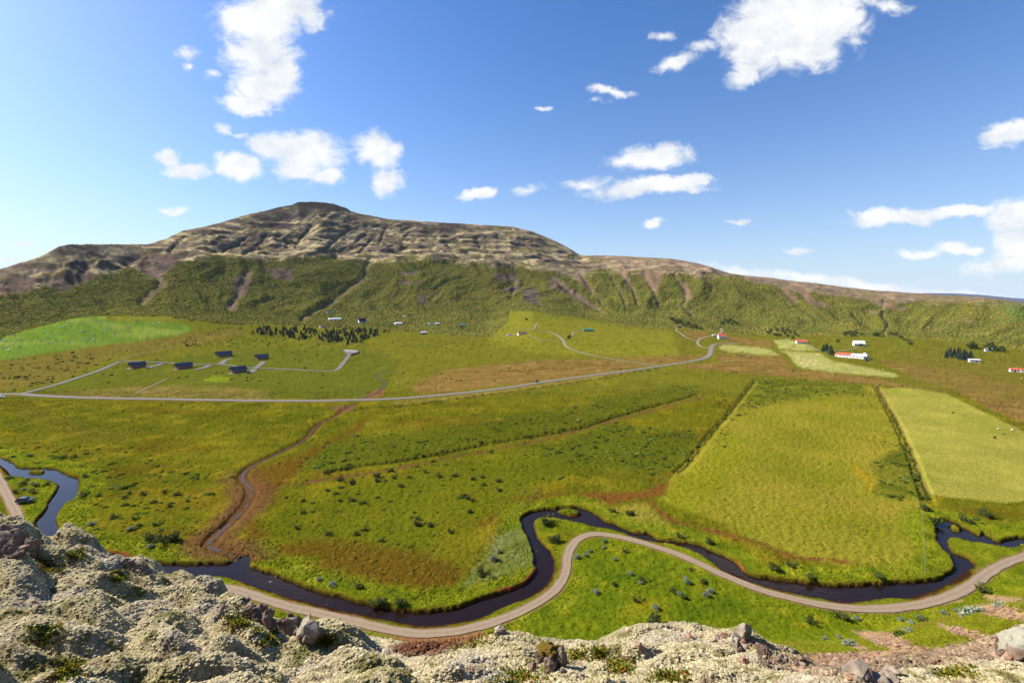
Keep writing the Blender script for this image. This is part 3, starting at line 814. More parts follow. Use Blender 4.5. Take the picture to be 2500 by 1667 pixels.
for s_ in SCREE:
    scree = np.maximum(scree, sstep(5, -4, poly_sdf(gpx + 10 * nC, gpy + 6 * nC, s_, 40)))
scree *= (gy < 140)
paint(alb(190, 160, 126), scree * 0.9)

# mountain
FOREST_BOT = [(-600, 850), (-60, 848), (0, 821), (97, 794), (180, 774), (249, 769), (409, 770), (442, 777), (580, 792), (640, 790), (954, 806), (1028, 810), (1153, 821), (1194, 824), (1235, 790), (1247, 757), (1310, 758), (1355, 773), (1377, 769), (1462, 781),
              (1545, 797), (1614, 802), (1656, 799), (1725, 809), (1850, 816), (1974, 816), (2043, 819), (2126, 821), (2223, 824), (2361, 833), (2430, 838), (2500, 855), (3100, 880)]
FOREST_TOP = [(-600, 740), (0, 714), (115, 702), (230, 680), (314, 656), (345, 668), (400, 672), (432, 640), (497, 626), (560, 626), (650, 636), (784, 624), (880, 640), (903, 640), (1029, 632), (1128, 643), (1255, 651), (1300, 655), (1350, 668), (1408, 680), (1465, 657), (1523, 666), (1600, 668), (1696, 672),
              (1791, 676), (1898, 700), (2002, 712), (2097, 730), (2212, 738), (2365, 736), (2500, 746), (3100, 760)]
fb = np.interp(gpx, *zip(*FOREST_BOT))
ft = np.interp(gpx, *zip(*FOREST_TOP))
isfar = gy > 480
ftj = ft + 20 * fbm(gx / 90, gy / 70, 4, 131, 0.6)
forest = sstep(-1.5, 1.5, fb - jy) * sstep(-7, 9, gpy - ftj) * isfar
above = sstep(5, -4, gpy - ftj) * isfar * sstep(0.3, 0.6, t1)
slope_g = sstep(0.0, 6, fb - gpy) * isfar
paint(alb(104, 106, 48), slope_g * 0.85)
paint(alb(84, 90, 40), slope_g * sstep(0.0, 0.35, nB) * 0.5)
# bare ground above the trees
fine = fbm(gx / 26, gy / 26, 5, 141, 0.72) * 1.3
med = fbm(gx / 110 + .4 * g2, gy / 70, 4, 145)
strk = fbm((gu * 1900 + 0.25 * gy) / 22, gy / 110, 4, 143, 0.6)
paint(alb(146, 132, 108), above)
tanm = np.interp(gu, [-1.2, -0.2, 0.25, 0.5, 1.2], [1, 1, 0.75, 0.4, 0.3])
paint(alb(206, 188, 144), above * sstep(0.02, 0.2, med + 0.55 * strk + 0.3 * fine) * tanm)
paint(alb(126, 108, 100), above * sstep(0.02, 0.2, -med + 0.5 * fine - 0.3 * strk) * 0.85)
paint(alb(124, 118, 62), above * sstep(0.08, 0.25, fbm(gx / 80, gy / 60, 4, 149) + 0.2 * fine) * 0.75)
paint(alb(176, 146, 126), above * sstep(0.10, 0.3, gu) * sstep(-.3, .2, strk) * 0.7)
paint(alb(124, 118, 64), above * sstep(0.6, 0.95, gu) * sstep(-.2, .2, med) * 0.6)
paint(alb(204, 188, 148), above * palem * sstep(-0.35, 0.15, fine + 0.5 * strk) * 0.9)
paint(alb(70, 64, 64), above * cliffm * sstep(-0.5, 0.0, fine) * 0.9)
paint(alb(92, 82, 76), above * upg * 0.7)
# rock faces where the ground is steep
HG = gz.reshape(NR, NC)
dzy = np.gradient(HG, axis=0) / np.gradient(GY, axis=0)
steep = dzy.ravel()
paint(alb(74, 68, 68), sstep(0.42, 0.62, steep + 0.25 * fine) * above * 0.65)
paint(alb(78, 72, 68), cliff_band * sstep(-.1, .3, fine + .3 * med) * above * 0.6)
paint(alb(62, 58, 58), zone([(685, 496), (735, 490), (800, 497), (850, 510), (860, 518), (815, 516), (760, 510), (735, 503), (690, 502)], 3) * above * 0.8)
# bare patches inside the wood
BARE = [[(566, 676), (620, 664), (597, 725), (574, 733)], [(547, 745), (570, 735), (586, 752), (570, 758)], [(335, 640), (370, 622), (432, 622), (440, 640), (400, 668), (370, 682), (345, 660)], [(0, 690), (30, 665), (90, 680), (70, 715), (0, 718)], [(120, 702), (200, 660), (240, 670), (160, 712)],
        [(1274, 712), (1300, 700), (1320, 712), (1316, 735), (1322, 750), (1300, 742), (1280, 738)], [(1340, 672), (1375, 690), (1420, 720), (1465, 758), (1440, 752), (1390, 722), (1340, 700)], [(1240, 700), (1280, 700), (1260, 712), (1215, 712)], [(975, 664), (1020, 662), (1010, 672), (980, 672)], [(970, 685), (1030, 688), (1020, 696), (975, 692)],
        [(1017, 718), (1045, 720), (1040, 740), (1025, 745)], [(650, 655), (715, 655), (715, 685), (665, 680)], [(1900, 700), (1925, 700), (1950, 735), (1940, 742)], [(1935, 700), (1965, 705), (2000, 745), (1990, 752)], [(1990, 735), (2010, 735), (2025, 748), (2010, 750)], [(1660, 690), (1680, 690), (1690, 730), (1676, 735)],
        [(1200, 668), (1260, 668), (1275, 690), (1215, 685)], [(1400, 675), (1420, 672), (1450, 705), (1440, 715)], [(1560, 665), (1620, 665), (1610, 700), (1600, 720), (1585, 700)], [(1510, 662), (1530, 662), (1545, 700), (1535, 705)], [(2120, 735), (2170, 738), (2215, 755), (2200, 757), (2150, 748)], [(2340, 775), (2380, 785), (2365, 788)], [(2120, 755), (2150, 762), (2125, 765)]]
bare = np.zeros(len(gx))
for i_, b_ in enumerate(BARE):
    bare = np.maximum(bare, sstep(3, -2, poly_sdf(jx + 4 * fine, jy + 3 * fine, b_, 20)) * isfar)
rightw = sstep(0.0, 0.4, gu)
paint(alb(116, 100, 90), bare * (1 - rightw) * 0.9)
paint(alb(150, 122, 104), bare * rightw * 0.85)
paint(alb(72, 64, 64), bare * sstep(-.05, .25, fine) * (1 - rightw) * 0.8)
paint(alb(150, 130, 108), gully * 0.55)
paint(alb(66, 110, 52), zone([(2440, 745), (2560, 735), (2560, 800), (2470, 780)], 9) * slope_g * 0.6)
forest = forest * (1 - bare) * (1 - gully)
# grassy knoll with the farm tracks
paint(alb(140, 140, 44), zone([(1247, 757), (1310, 760), (1400, 775), (1540, 800), (1640, 805), (1660, 870), (1420, 870), (1300, 860), (1190, 826)], 6) * 0.6)
speck = 0.5 * fbm(gx / 2.1, gy / 2.1, 2, 151) + 0.5 * perlin(gx / 0.9, gy / 0.9, 155)
col = col * (1 + np.interp(gy, [50, 250, 500], [0.28, 0.28, 0.32]) * np.clip(speck, -1, 1))[:, None] * (1 + np.interp(gy, [200, 450, 900, 1500], [0, 0.4, 0.4, 0.25]) * fbm(gx / 11, gy / 11, 4, 159, 0.6))[:, None] * (1 + 0.16 * fbm(gx / 30, gy / 30, 3, 157))[:, None]
col = col * np.where(gy[:, None] < 900, np.array([1.10, 1.04, 0.92]), np.array([1.0, 0.97, 0.9]))
col = np.clip(col, 0.004, 0.8)

# ------------------------------------------------------------------ materials
def new_mat(name):
    m = bpy.data.materials.new(name)
    m.use_nodes = True
    m.node_tree.nodes.clear()
    return m, m.node_tree.nodes, m.node_tree.links


def mat_attr(name, attr='Col', scale=0.8, bump=0.6, dist=0.4, rough=0.95, var=0.25, kind='GEOMETRY', translucent=0.0, fine=None):
    m, N, L = new_mat(name)
    out = N.new('ShaderNodeOutputMaterial')
    bs = N.new('ShaderNodeBsdfPrincipled')
    at = N.new('ShaderNodeAttribute')
    at.attribute_type = kind
    at.attribute_name = attr
    geo = N.new('ShaderNodeNewGeometry')
    no = N.new('ShaderNodeTexNoise')
    no.inputs['Scale'].default_value = scale
    no.inputs['Detail'].default_value = 6
    no.inputs['Roughness'].default_value = 0.65
    L.new(geo.outputs['Position'], no.inputs['Vector'])
    mr = N.new('ShaderNodeMapRange')
    mr.inputs['From Min'].default_value = 0.3
    mr.inputs['From Max'].default_value = 0.7
    mr.inputs['To Min'].default_value = 1 - var
    mr.inputs['To Max'].default_value = 1 + var
    L.new(no.outputs['Fac'], mr.inputs['Value'])
    mul = N.new('ShaderNodeVectorMath')
    mul.operation = 'SCALE'
    L.new(at.outputs['Color'], mul.inputs[0])
    L.new(mr.outputs[0], mul.inputs['Scale'])
    L.new(mul.outputs[0], bs.inputs['Base Color'])
    bs.inputs['Roughness'].default_value = rough
    bs.inputs['Specular IOR Level'].default_value = 0.0
    if bump:
        b = N.new('ShaderNodeBump')
        b.inputs['Strength'].default_value = bump
        b.inputs['Distance'].default_value = dist
        L.new(no.outputs['Fac'], b.inputs['Height'])
        L.new(b.outputs[0], bs.inputs['Normal'])
    L.new(bs.outputs[0], out.inputs[0])
    return m


def mat_plain(name, c, rough=0.85, spec=0.25, var=0.15, scale=3.0, bump=0.0, metallic=0.0, obj_coords=True):
    """solid colour with a little procedural wear"""
    m, N, L = new_mat(name)
    out = N.new('ShaderNodeOutputMaterial')
    bs = N.new('ShaderNodeBsdfPrincipled')
    tc = N.new('ShaderNodeTexCoord')
    no = N.new('ShaderNodeTexNoise')
    no.inputs['Scale'].default_value = scale
    no.inputs['Detail'].default_value = 5
    L.new(tc.outputs['Object'], no.inputs['Vector'])
    mix = N.new('ShaderNodeMix')
    mix.data_type = 'RGBA'
    mix.inputs[6].default_value = (*[max(0, x * (1 - var)) for x in c], 1)
    mix.inputs[7].default_value = (*[min(1, x * (1 + var)) for x in c], 1)
    L.new(no.outputs['Fac'], mix.inputs['Factor'])
    L.new(mix.outputs[2], bs.inputs['Base Color'])
    bs.inputs['Roughness'].default_value = rough
    bs.inputs['Metallic'].default_value = metallic
    bs.inputs['Specular IOR Level'].default_value = spec
    if bump:
        b = N.new('ShaderNodeBump')
        b.inputs['Strength'].default_value = bump
        b.inputs['Distance'].default_value = 0.1
        L.new(no.outputs['Fac'], b.inputs['Height'])
        L.new(b.outputs[0], bs.inputs['Normal'])
    L.new(bs.outputs[0], out.inputs[0])
    return m


def mat_water(name, c, ripple=0.25, rough=0.06):
    m, N, L = new_mat(name)
    out = N.new('ShaderNodeOutputMaterial')
    bs = N.new('ShaderNodeBsdfPrincipled')
    geo = N.new('ShaderNodeNewGeometry')
    no = N.new('ShaderNodeTexNoise')
    no.inputs['Scale'].default_value = 1.1
    no.inputs['Detail'].default_value = 4
    L.new(geo.outputs['Position'], no.inputs['Vector'])
    n2 = N.new('ShaderNodeTexNoise')
    n2.inputs['Scale'].default_value = 0.12
    n2.inputs['Detail'].default_value = 3
    L.new(geo.outputs['Position'], n2.inputs['Vector'])
    mix = N.new('ShaderNodeMix')
    mix.data_type = 'RGBA'
    mix.inputs[6].default_value = (c[0] * .6, c[1] * .6, c[2] * .6, 1)
    mix.inputs[7].default_value = (c[0] * 1.4, c[1] * 1.3, c[2] * 1.2, 1)
    L.new(n2.outputs['Fac'], mix.inputs['Factor'])
    # scattered flecks of foam where the water runs over stones
    n3 = N.new('ShaderNodeTexNoise')
    n3.inputs['Scale'].default_value = 0.9
    n3.inputs['Detail'].default_value = 5
    n3.inputs['Roughness'].default_value = 0.7
    L.new(geo.outputs['Position'], n3.inputs['Vector'])
    add = N.new('ShaderNodeMath')
    add.operation = 'MULTIPLY'
    L.new(n3.outputs['Fac'], add.inputs[0])
    L.new(n2.outputs['Fac'], add.inputs[1])
    fr = N.new('ShaderNodeMapRange')
    fr.inputs['From Min'].default_value = 0.42
    fr.inputs['From Max'].default_value = 0.47
    L.new(add.outputs[0], fr.inputs['Value'])
    mf = N.new('ShaderNodeMix')
    mf.data_type = 'RGBA'
    L.new(fr.outputs[0], mf.inputs['Factor'])
    L.new(mix.outputs[2], mf.inputs[6])
    mf.inputs[7].default_value = (0.35, 0.36, 0.38, 1)
    L.new(mf.outputs[2], bs.inputs['Base Color'])
    bs.inputs['Roughness'].default_value = rough
    bs.inputs['IOR'].default_value = 1.333
    bs.inputs['Specular IOR Level'].default_value = 0.32
    b = N.new('ShaderNodeBump')
    b.inputs['Strength'].default_value = ripple
    b.inputs['Distance'].default_value = 0.15
    L.new(no.outputs['Fac'], b.inputs['Height'])
    L.new(b.outputs[0], bs.inputs['Normal'])
    L.new(bs.outputs[0], out.inputs[0])
    return m


def mat_road(name, c1, c2, track=False):
    """asphalt or gravel; uv.x runs across the road (0..1)"""
    m, N, L = new_mat(name)
    out = N.new('ShaderNodeOutputMaterial')
    bs = N.new('ShaderNodeBsdfPrincipled')
    geo = N.new('ShaderNodeNewGeometry')
    no = N.new('ShaderNodeTexNoise')
    no.inputs['Scale'].default_value = 0.9
    no.inputs['Detail'].default_value = 8
    no.inputs['Roughness'].default_value = 0.7
    L.new(geo.outputs['Position'], no.inputs['Vector'])
    mix = N.new('ShaderNodeMix')
    mix.data_type = 'RGBA'
    mix.inputs[6].default_value = (*c1, 1)
    mix.inputs[7].default_value = (*c2, 1)
    src = no.outputs['Fac']
    if track:
        uv = N.new('ShaderNodeUVMap')
        sep = N.new('ShaderNodeSeparateXYZ')
        L.new(uv.outputs[0], sep.inputs[0])
        # two pale wheel ruts, a darker crown between them
        def mth(op, a, b):
            n = N.new('ShaderNodeMath')
            n.operation = op
            for k, v in enumerate((a, b)):
                if v is None:
                    continue
                if isinstance(v, (int, float)):
                    n.inputs[k].default_value = v
                else:
                    L.new(v, n.inputs[k])
            return n.outputs[0]
        a = mth('ABSOLUTE', mth('SUBTRACT', sep.outputs[0], 0.5), None)
        rut = mth('ABSOLUTE', mth('SUBTRACT', a, 0.24), None)
        r = N.new('ShaderNodeMapRange')
        r.inputs['From Min'].default_value = 0.04
        r.inputs['From Max'].default_value = 0.2
        r.inputs['To Min'].default_value = 0.16
        r.inputs['To Max'].default_value = -0.12
        L.new(rut, r.inputs['Value'])
        src = mth('ADD', src, r.outputs[0])
    L.new(src, mix.inputs['Factor'])
    L.new(mix.outputs[2], bs.inputs['Base Color'])
    bs.inputs['Roughness'].default_value = 0.92
    bs.inputs['Specular IOR Level'].default_value = 0.02
    b = N.new('ShaderNodeBump')
    b.inputs['Strength'].default_value = 0.5
    b.inputs['Distance'].default_value = 0.12
    L.new(no.outputs['Fac'], b.inputs['Height'])
    L.new(b.outputs[0], bs.inputs['Normal'])
    L.new(bs.outputs[0], out.inputs[0])
    return m


M_GROUND = mat_attr('ground_cover', 'Col', 1.3, 0.8, 0.5, var=0.35)
M_MOSS = mat_attr('woolly_moss', 'Col', 22.0, 1.0, 0.09, var=0.5)
M_WATER = mat_water('river_water', (0.012, 0.0065, 0.005))
M_STREAM = mat_water('stream_water', (0.055, 0.034, 0.024), 0.3, 0.4)
M_ASPHALT = mat_road('worn_asphalt', (0.15, 0.136, 0.118), (0.20, 0.182, 0.156))
M_DRIVE = mat_road('grey_gravel_drive', (0.125, 0.118, 0.108), (0.18, 0.17, 0.155))
M_SIDE = mat_road('farm_gravel', (0.17, 0.145, 0.10), (0.28, 0.24, 0.18), True)
M_TRACK = mat_road('brown_gravel', (0.165, 0.12, 0.08), (0.29, 0.22, 0.152), True)
M_PATH = mat_road('trodden_earth', (0.16, 0.115, 0.07), (0.22, 0.17, 0.1))


# ------------------------------------------------------------------ mesh helpers
def mesh_from_arrays(name, verts, faces, smooth=True):
    """faces: (n,4) or (n,3) int array"""
    me = bpy.data.meshes.new(name)
    verts = np.asarray(verts, np.float32)
    faces = np.asarray(faces, np.int32)
    k = faces.shape[1]
    me.vertices.add(len(verts))
    me.vertices.foreach_set('co', verts.ravel())
    me.loops.add(faces.size)
    me.loops.foreach_set('vertex_index', faces.ravel())
    me.polygons.add(len(faces))
    me.polygons.foreach_set('loop_start', np.arange(0, faces.size, k, dtype=np.int32))
    me.polygons.foreach_set('loop_total', np.full(len(faces), k, np.int32))
    me.polygons.foreach_set('use_smooth', np.full(len(faces), smooth, bool))
    me.update(calc_edges=True)
    return me


def set_color(me, c, name='Col'):
    a = me.color_attributes.new(name, 'FLOAT_COLOR', 'POINT')
    rgba = np.ones((len(me.vertices), 4), np.float32)
    rgba[:, :3] = c
    a.data.foreach_set('color', rgba.ravel())


def grid_faces(nr, nc):
    i, j = np.meshgrid(np.arange(nr - 1), np.arange(nc - 1), indexing='ij')
    a = (i * nc + j).ravel()
    return np.stack([a, a + 1, a + nc + 1, a + nc], 1)


def link(name, me, mat=None, parent=None, kind=None, label=None, cat=None, group=None, loc=None, rotz=0.0, scale=None):
    o = bpy.data.objects.new(name, me)
    COL.objects.link(o)
    if mat is not None and me is not None and hasattr(me, 'materials') and not me.materials:
        me.materials.append(mat)
    if parent is not None:
        o.parent = parent
    if loc is not None:
        o.location = loc
    if rotz:
        o.rotation_euler = (0, 0, rotz)
    if scale is not None:
        o.scale = scale if hasattr(scale, '__len__') else (scale,) * 3
    for k, v in (('kind', kind), ('label', label), ('category', cat), ('group', group)):
        if v:
            o[k] = v
    return o


def thing(name, label, cat, loc=(0, 0, 0), rotz=0.0, group=None, scale=None):
    return link(name, None, None, None, None, label, cat, group, loc, rotz, scale)


class MB:
    """collects simple shapes into one mesh"""
    def __init__(self):
        self.v, self.f = [], []

    def add(self, v, f):
        b = len(self.v)
        self.v += [tuple(p) for p in v]
        self.f += [tuple(b + i for i in q) for q in f]
        return self

    def box(self, x0, x1, y0, y1, z0, z1):
        v = [(x, y, z) for z in (z0, z1) for y in (y0, y1) for x in (x0, x1)]
        return self.add(v, [(0, 2, 3, 1), (4, 5, 7, 6), (0, 1, 5, 4), (2, 6, 7, 3), (0, 4, 6, 2), (1, 3, 7, 5)])

    def tube(self, p0, p1, r0, r1, n=8, caps=True):
        p0, p1 = Vector(p0), Vector(p1)
        d = (p1 - p0).normalized()
        a = d.orthogonal().normalized()
        b = d.cross(a)
        v = []
        for p, r in ((p0, r0), (p1, r1)):
            v += [p + (a * math.cos(2 * math.pi * k / n) + b * math.sin(2 * math.pi * k / n)) * r for k in range(n)]
        f = [(k, (k + 1) % n, n + (k + 1) % n, n + k) for k in range(n)]
        if caps:
            f += [tuple(range(n - 1, -1, -1)), tuple(range(n, 2 * n))]
        return self.add(v, f)

    def prism(self, outline, y0, y1):
        """outline in x,z extruded along y"""
        n = len(outline)
        v = [(x, y0, z) for x, z in outline] + [(x, y1, z) for x, z in outline]
        f = [(k, (k + 1) % n, n + (k + 1) % n, n + k) for k in range(n)] + [tuple(range(n - 1, -1, -1)), tuple(range(n, 2 * n))]
        return self.add(v, f)

    def mesh(self, name, mat=None, smooth=False):
        me = bpy.data.meshes.new(name)
        me.from_pydata(self.v, [], self.f)
        bm = bmesh.new(); bm.from_mesh(me)
        bmesh.ops.recalc_face_normals(bm, faces=bm.faces)
        bm.to_mesh(me); bm.free()
        if smooth:
            me.polygons.foreach_set('use_smooth', [True] * len(me.polygons))
        if mat:
            me.materials.append(mat)
        me.update()
        return me


# ------------------------------------------------------------------ build the ground
HGRID = gz.reshape(NR, NC)
gme = mesh_from_arrays('ground', np.stack([gx, gy, gz], 1), grid_faces(NR, NC))
set_color(gme, col)
link('ground', gme, M_GROUND, kind='structure')

# far table mountain on the skyline
def far_hill():
    pts = [(2160, 722), (2225, 717), (2260, 715.5), (2330, 716), (2400, 720), (2470, 727), (2560, 733), (2680, 740)]
    v = []
    for a, b in pts:
        u_, e_ = dirpx(a, b)
        for Y, fz in ((7600, -80), (8000, 1.0), (9000, 0.92), (9800, -80)):
            z = CAMZ + 8000 * float(e_) if fz > 0 else fz
            v.append((float(u_) * Y, Y, z * (fz if fz > 0 else 1)))
    me = mesh_from_arrays('distant_hill', v, grid_faces(len(pts), 4))
    link('distant_hill', me, mat_plain('haze_blue_hill', (0.05, 0.065, 0.12), var=0.2, scale=0.002), kind='structure')  # the blue of distant air is put into the hill's colour


far_hill()

# river, stream
fall = grid_faces(NR, NC)
sel = (rs[fall].min(1) < 2.0) & (gy[fall].max(1) < 330) & (gy[fall].min(1) > 40)
wf = fall[sel]
used, inv = np.unique(wf, return_inverse=True)
wme = mesh_from_arrays('river', np.stack([gx[used], gy[used], np.full(len(used), WATER_Z)], 1), inv.reshape(-1, 4))
link('river', wme, M_WATER, kind='structure')


def ribbon(name, c, zs, width, mat, lift, across=4, uvs=True, wvar=0.0, conform=True, sag=0.0):
    t = np.gradient(c, axis=0)
    t /= np.linalg.norm(t, axis=1)[:, None] + 1e-9
    n = np.stack([-t[:, 1], t[:, 0]], 1)
    v, uvv = [], []
    k = across + 1
    for i in range(len(c)):
        w0 = width[i] if hasattr(width, '__len__') else width
        wl, wr = (w0 * (1 + wvar * float(fbm(np.array([c[i, 0] / 5.0]), np.array([c[i, 1] / 5.0]), 3, sd)[0])) for sd in (5, 6))
        for j in range(k):
            s = j / across - 0.5
            p = c[i] + n[i] * s * (wl if s < 0 else wr)
            z = zs[i]
            if conform:
                z = max(z, float(ground_at(p[0], p[1])))
            v.append((p[0], p[1], z + lift))
            uvv.append((j / across, i * 0.1))
    f = grid_faces(len(c), k)
    me = mesh_from_arrays(name, v, f)
    uvl = me.uv_layers.new(name='UVMap')
    uvl.data.foreach_set('uv', np.asarray(uvv, np.float32)[f.ravel()].ravel())
    me.materials.append(mat)
    return me


for pts in (STREAM,):
    c = stream_w
    z = ground_at(c[:, 0], c[:, 1])
    zs = np.minimum.accumulate(np.convolve(np.pad(z, 6, mode='edge'), np.ones(13) / 13, 'valid')[::-1])[::-1]
    zs = np.maximum(zs, WATER_Z - 0.1) + np.interp(np.arange(len(c)), [0, 16], [0.0, 0.22])
    link('stream', ribbon('stream', c, zs, np.interp(c[:, 1], [130, 190, 215, 400], [1.35, 1.25, 0.55, 0.55]), M_STREAM, -0.05, 3, wvar=0.6, conform=False), kind='structure')
c = drape(STREAM_UP, 1.5)
link('stream', ribbon('stream', c, ground_at(c[:, 0], c[:, 1]), 1.7, M_STREAM, 0.1, 2, wvar=0.4, conform=True), kind='structure')
for k_, (name, wid, c, zs, lab, d) in enumerate(ROADS):
    mat = {'main_road': M_ASPHALT, 'side_road': M_SIDE, 'cabin_road': M_DRIVE, 'driveway': M_DRIVE, 'gravel_track': M_TRACK, 'footpath': M_PATH}[name]
    lift = 0.04 + 0.0003 * float(c[:, 1].mean()) + 0.0015 * k_
    nm = {'driveway': 'gravel_drive', 'main_road': 'road', 'side_road': 'farm_road', 'cabin_road': 'cabin_road'}.get(name, name)
    link(nm, ribbon(nm, c, zs, wid, mat, lift, 5 if wid > 4 else 3, wvar=0.3 if 'gravel' in name or name == 'footpath' else 0.02), kind='structure')

# ------------------------------------------------------------------ the mossy ledge the photographer stands on
LC, LR1, LR2 = 1180, 330, 36
LU = np.concatenate([np.linspace(-2.2, -1.37, 30), np.linspace(-1.36, 1.36, LC - 60), np.linspace(1.37, 2.2, 30)])
lye, lee = edge_of(LU)
lyb = 6.6 - 0.67 * np.abs(LU)
lzb, lze = CAMZ - 0.886 * lyb, CAMZ + lye * lee
ta = np.concatenate([np.linspace(-0.8, 1.0, LR1), 1.0 + np.linspace(0.02, 1.0, LR2)])
LYG = np.zeros((LR1 + LR2, LC)); LZG = np.zeros_like(LYG)
for i, t in enumerate(ta):
    if t <= 1:
        y = np.where(t < 0, lyb + t * 2.4, lyb + t * (lye - lyb))
        z = lzb + (y - lyb) * (lze - lzb) / (lye - lyb)
    else:
        y = lye + (t - 1) * 4.5
        z = lze - (t - 1) * 4.5 * np.interp(LU, [-1.4, 0, 0.55, 0.9, 1.4], [1.25, 1.25, 1.1, 0.95, 0.9]) * (0.35 + 0.65 * min(1, (t - 1) * 3))
    LYG[i], LZG[i] = y, z
lx, ly, lz = (LU[None, :] * LYG).ravel(), LYG.ravel(), LZG.ravel()
lu = np.tile(LU, LR1 + LR2)
w1, w2 = perlin(lx / 1.3, ly / 1.3, 201), perlin(lx / 1.3, ly / 1.3, 202)
wx, wy = lx + 0.35 * w1, ly + 0.35 * w2
f1, f2, cid = worley((wx + 0.5 * wy) / 1.7, wy / 0.95, 203)
d1 = np.exp(-2.6 * f1 * f1) * (0.4 + 0.8 * cid) * (0.45 + 0.55 * sstep(0.0, 0.55, f2 - f1))
f1b, f2b, cidb = worley(wx / 0.46 + 3, wy / 0.40, 207)
d2 = np.exp(-3 * f1b * f1b) * (0.2 + cidb) * (0.5 + 0.5 * sstep(0, 0.4, f2b - f1b))
f1c, f2c, _c = worley(lx / 0.15, ly / 0.15, 209)
f1d, f2d, _d = worley(lx / 0.085, ly / 0.085, 210)
hamp = np.interp(lu, [-1.3, -0.6, -0.1, 0.3, 0.8, 1.3], [1.15, 1.1, 0.85, 0.6, 0.5, 0.6])
bumpz = hamp * (0.50 * d1 + 0.06 * d2 + 0.07 * fbm(lx / 0.7, ly / 0.5, 4, 212, 0.55, True) + 0.16 * fbm(lx / 1.6, ly / 1.0, 2, 211)) - 0.16 * hamp
bumpz += 0.034 * (1 - f1c) + 0.026 * (1 - f1d) + 0.022 * fbm(lx / 0.3, ly / 0.22, 4, 213, 0.6) + 0.016 * perlin(lx / 0.05, ly / 0.05, 215)
lz = lz + bumpz * np.where(np.repeat(ta, LC) > 1.0, 0.75, 1.0)
LZG = lz.reshape(LR1 + LR2, LC)


def on_ledge(px, py):
    u_, e_ = dirpx(px, py)
    j = int(np.clip(np.searchsorted(LU, float(u_)), 0, LC - 1))
    hit = np.nonzero(CAMZ + LYG[:, j] * float(e_) <= LZG[:, j])[0]
    i = hit[0] if len(hit) else LR1 - 1
    i = min(i, LR1 + 12)
    return np.array([LU[j] * LYG[i, j], LYG[i, j], LZG[i, j]])


lcol = np.zeros((len(lx), 3))
lcol[:] = alb(226, 210, 164)


def lpaint(c, m):
    global lcol
    lcol = lcol + (np.asarray(c) - lcol) * np.clip(m, 0, 1)[:, None]


p1, p2, p3 = fbm(lx / 1.4, ly / 1.4, 4, 221), fbm(lx / 0.5, ly / 0.5, 4, 223), fbm(lx / 0.12, ly / 0.12, 3, 225)
lpaint(alb(196, 182, 128), sstep(0.0, 0.35, p1) * 0.7)
lpaint(alb(208, 194, 172), sstep(0.0, 0.35, -p1) * 0.7)
lpaint(alb(160, 148, 84), sstep(0.1, 0.4, p2) * 0.45)
lpaint(alb(128, 122, 62), sstep(0.14, 0.38, p2 + 0.5 * p1) * 0.7)
lpaint(alb(140, 114, 82), sstep(0.2, 0.4, -p2 + 0.4 * p3) * 0.65)
lpaint(alb(240, 226, 188), sstep(0.15, 0.5, p3) * 0.5)
lpx, lpy = project(lx, ly, lz)
scr = sstep(10, -10, poly_sdf(lpx + 14 * p2, lpy + 10 * p2, [(1890, 1600), (2100, 1590), (2260, 1580), (2440, 1545), (2470, 1600), (2200, 1632), (2010, 1650), (1930, 1640)], 60))
scr = np.maximum(scr, sstep(1.03, 1.1, np.repeat(ta, LC)) * sstep(0.45, 0.6, lu))
lpaint(alb(186, 154, 128), scr * (0.5 + 0.5 * sstep(-.2, .2, p3)))
redg = sstep(8, -8, poly_sdf(lpx + 8 * p2, lpy + 6 * p2, [(950, 1580), (1010, 1560), (1120, 1555), (1130, 1575), (1060, 1600), (990, 1600)], 60))
lpaint(alb(150, 104, 78), redg)
lcol *= 0.9 * (1 + 0.30 * p3 + 0.22 * (1 - 2 * f1d))[:, None]
lme = mesh_from_arrays('ledge', np.stack([lx, ly, lz], 1), grid_faces(LR1 + LR2, LC))
set_color(lme, np.clip(lcol, 0.01, 0.7))
ledge = link('mossy_ledge', lme, M_MOSS, kind='structure')

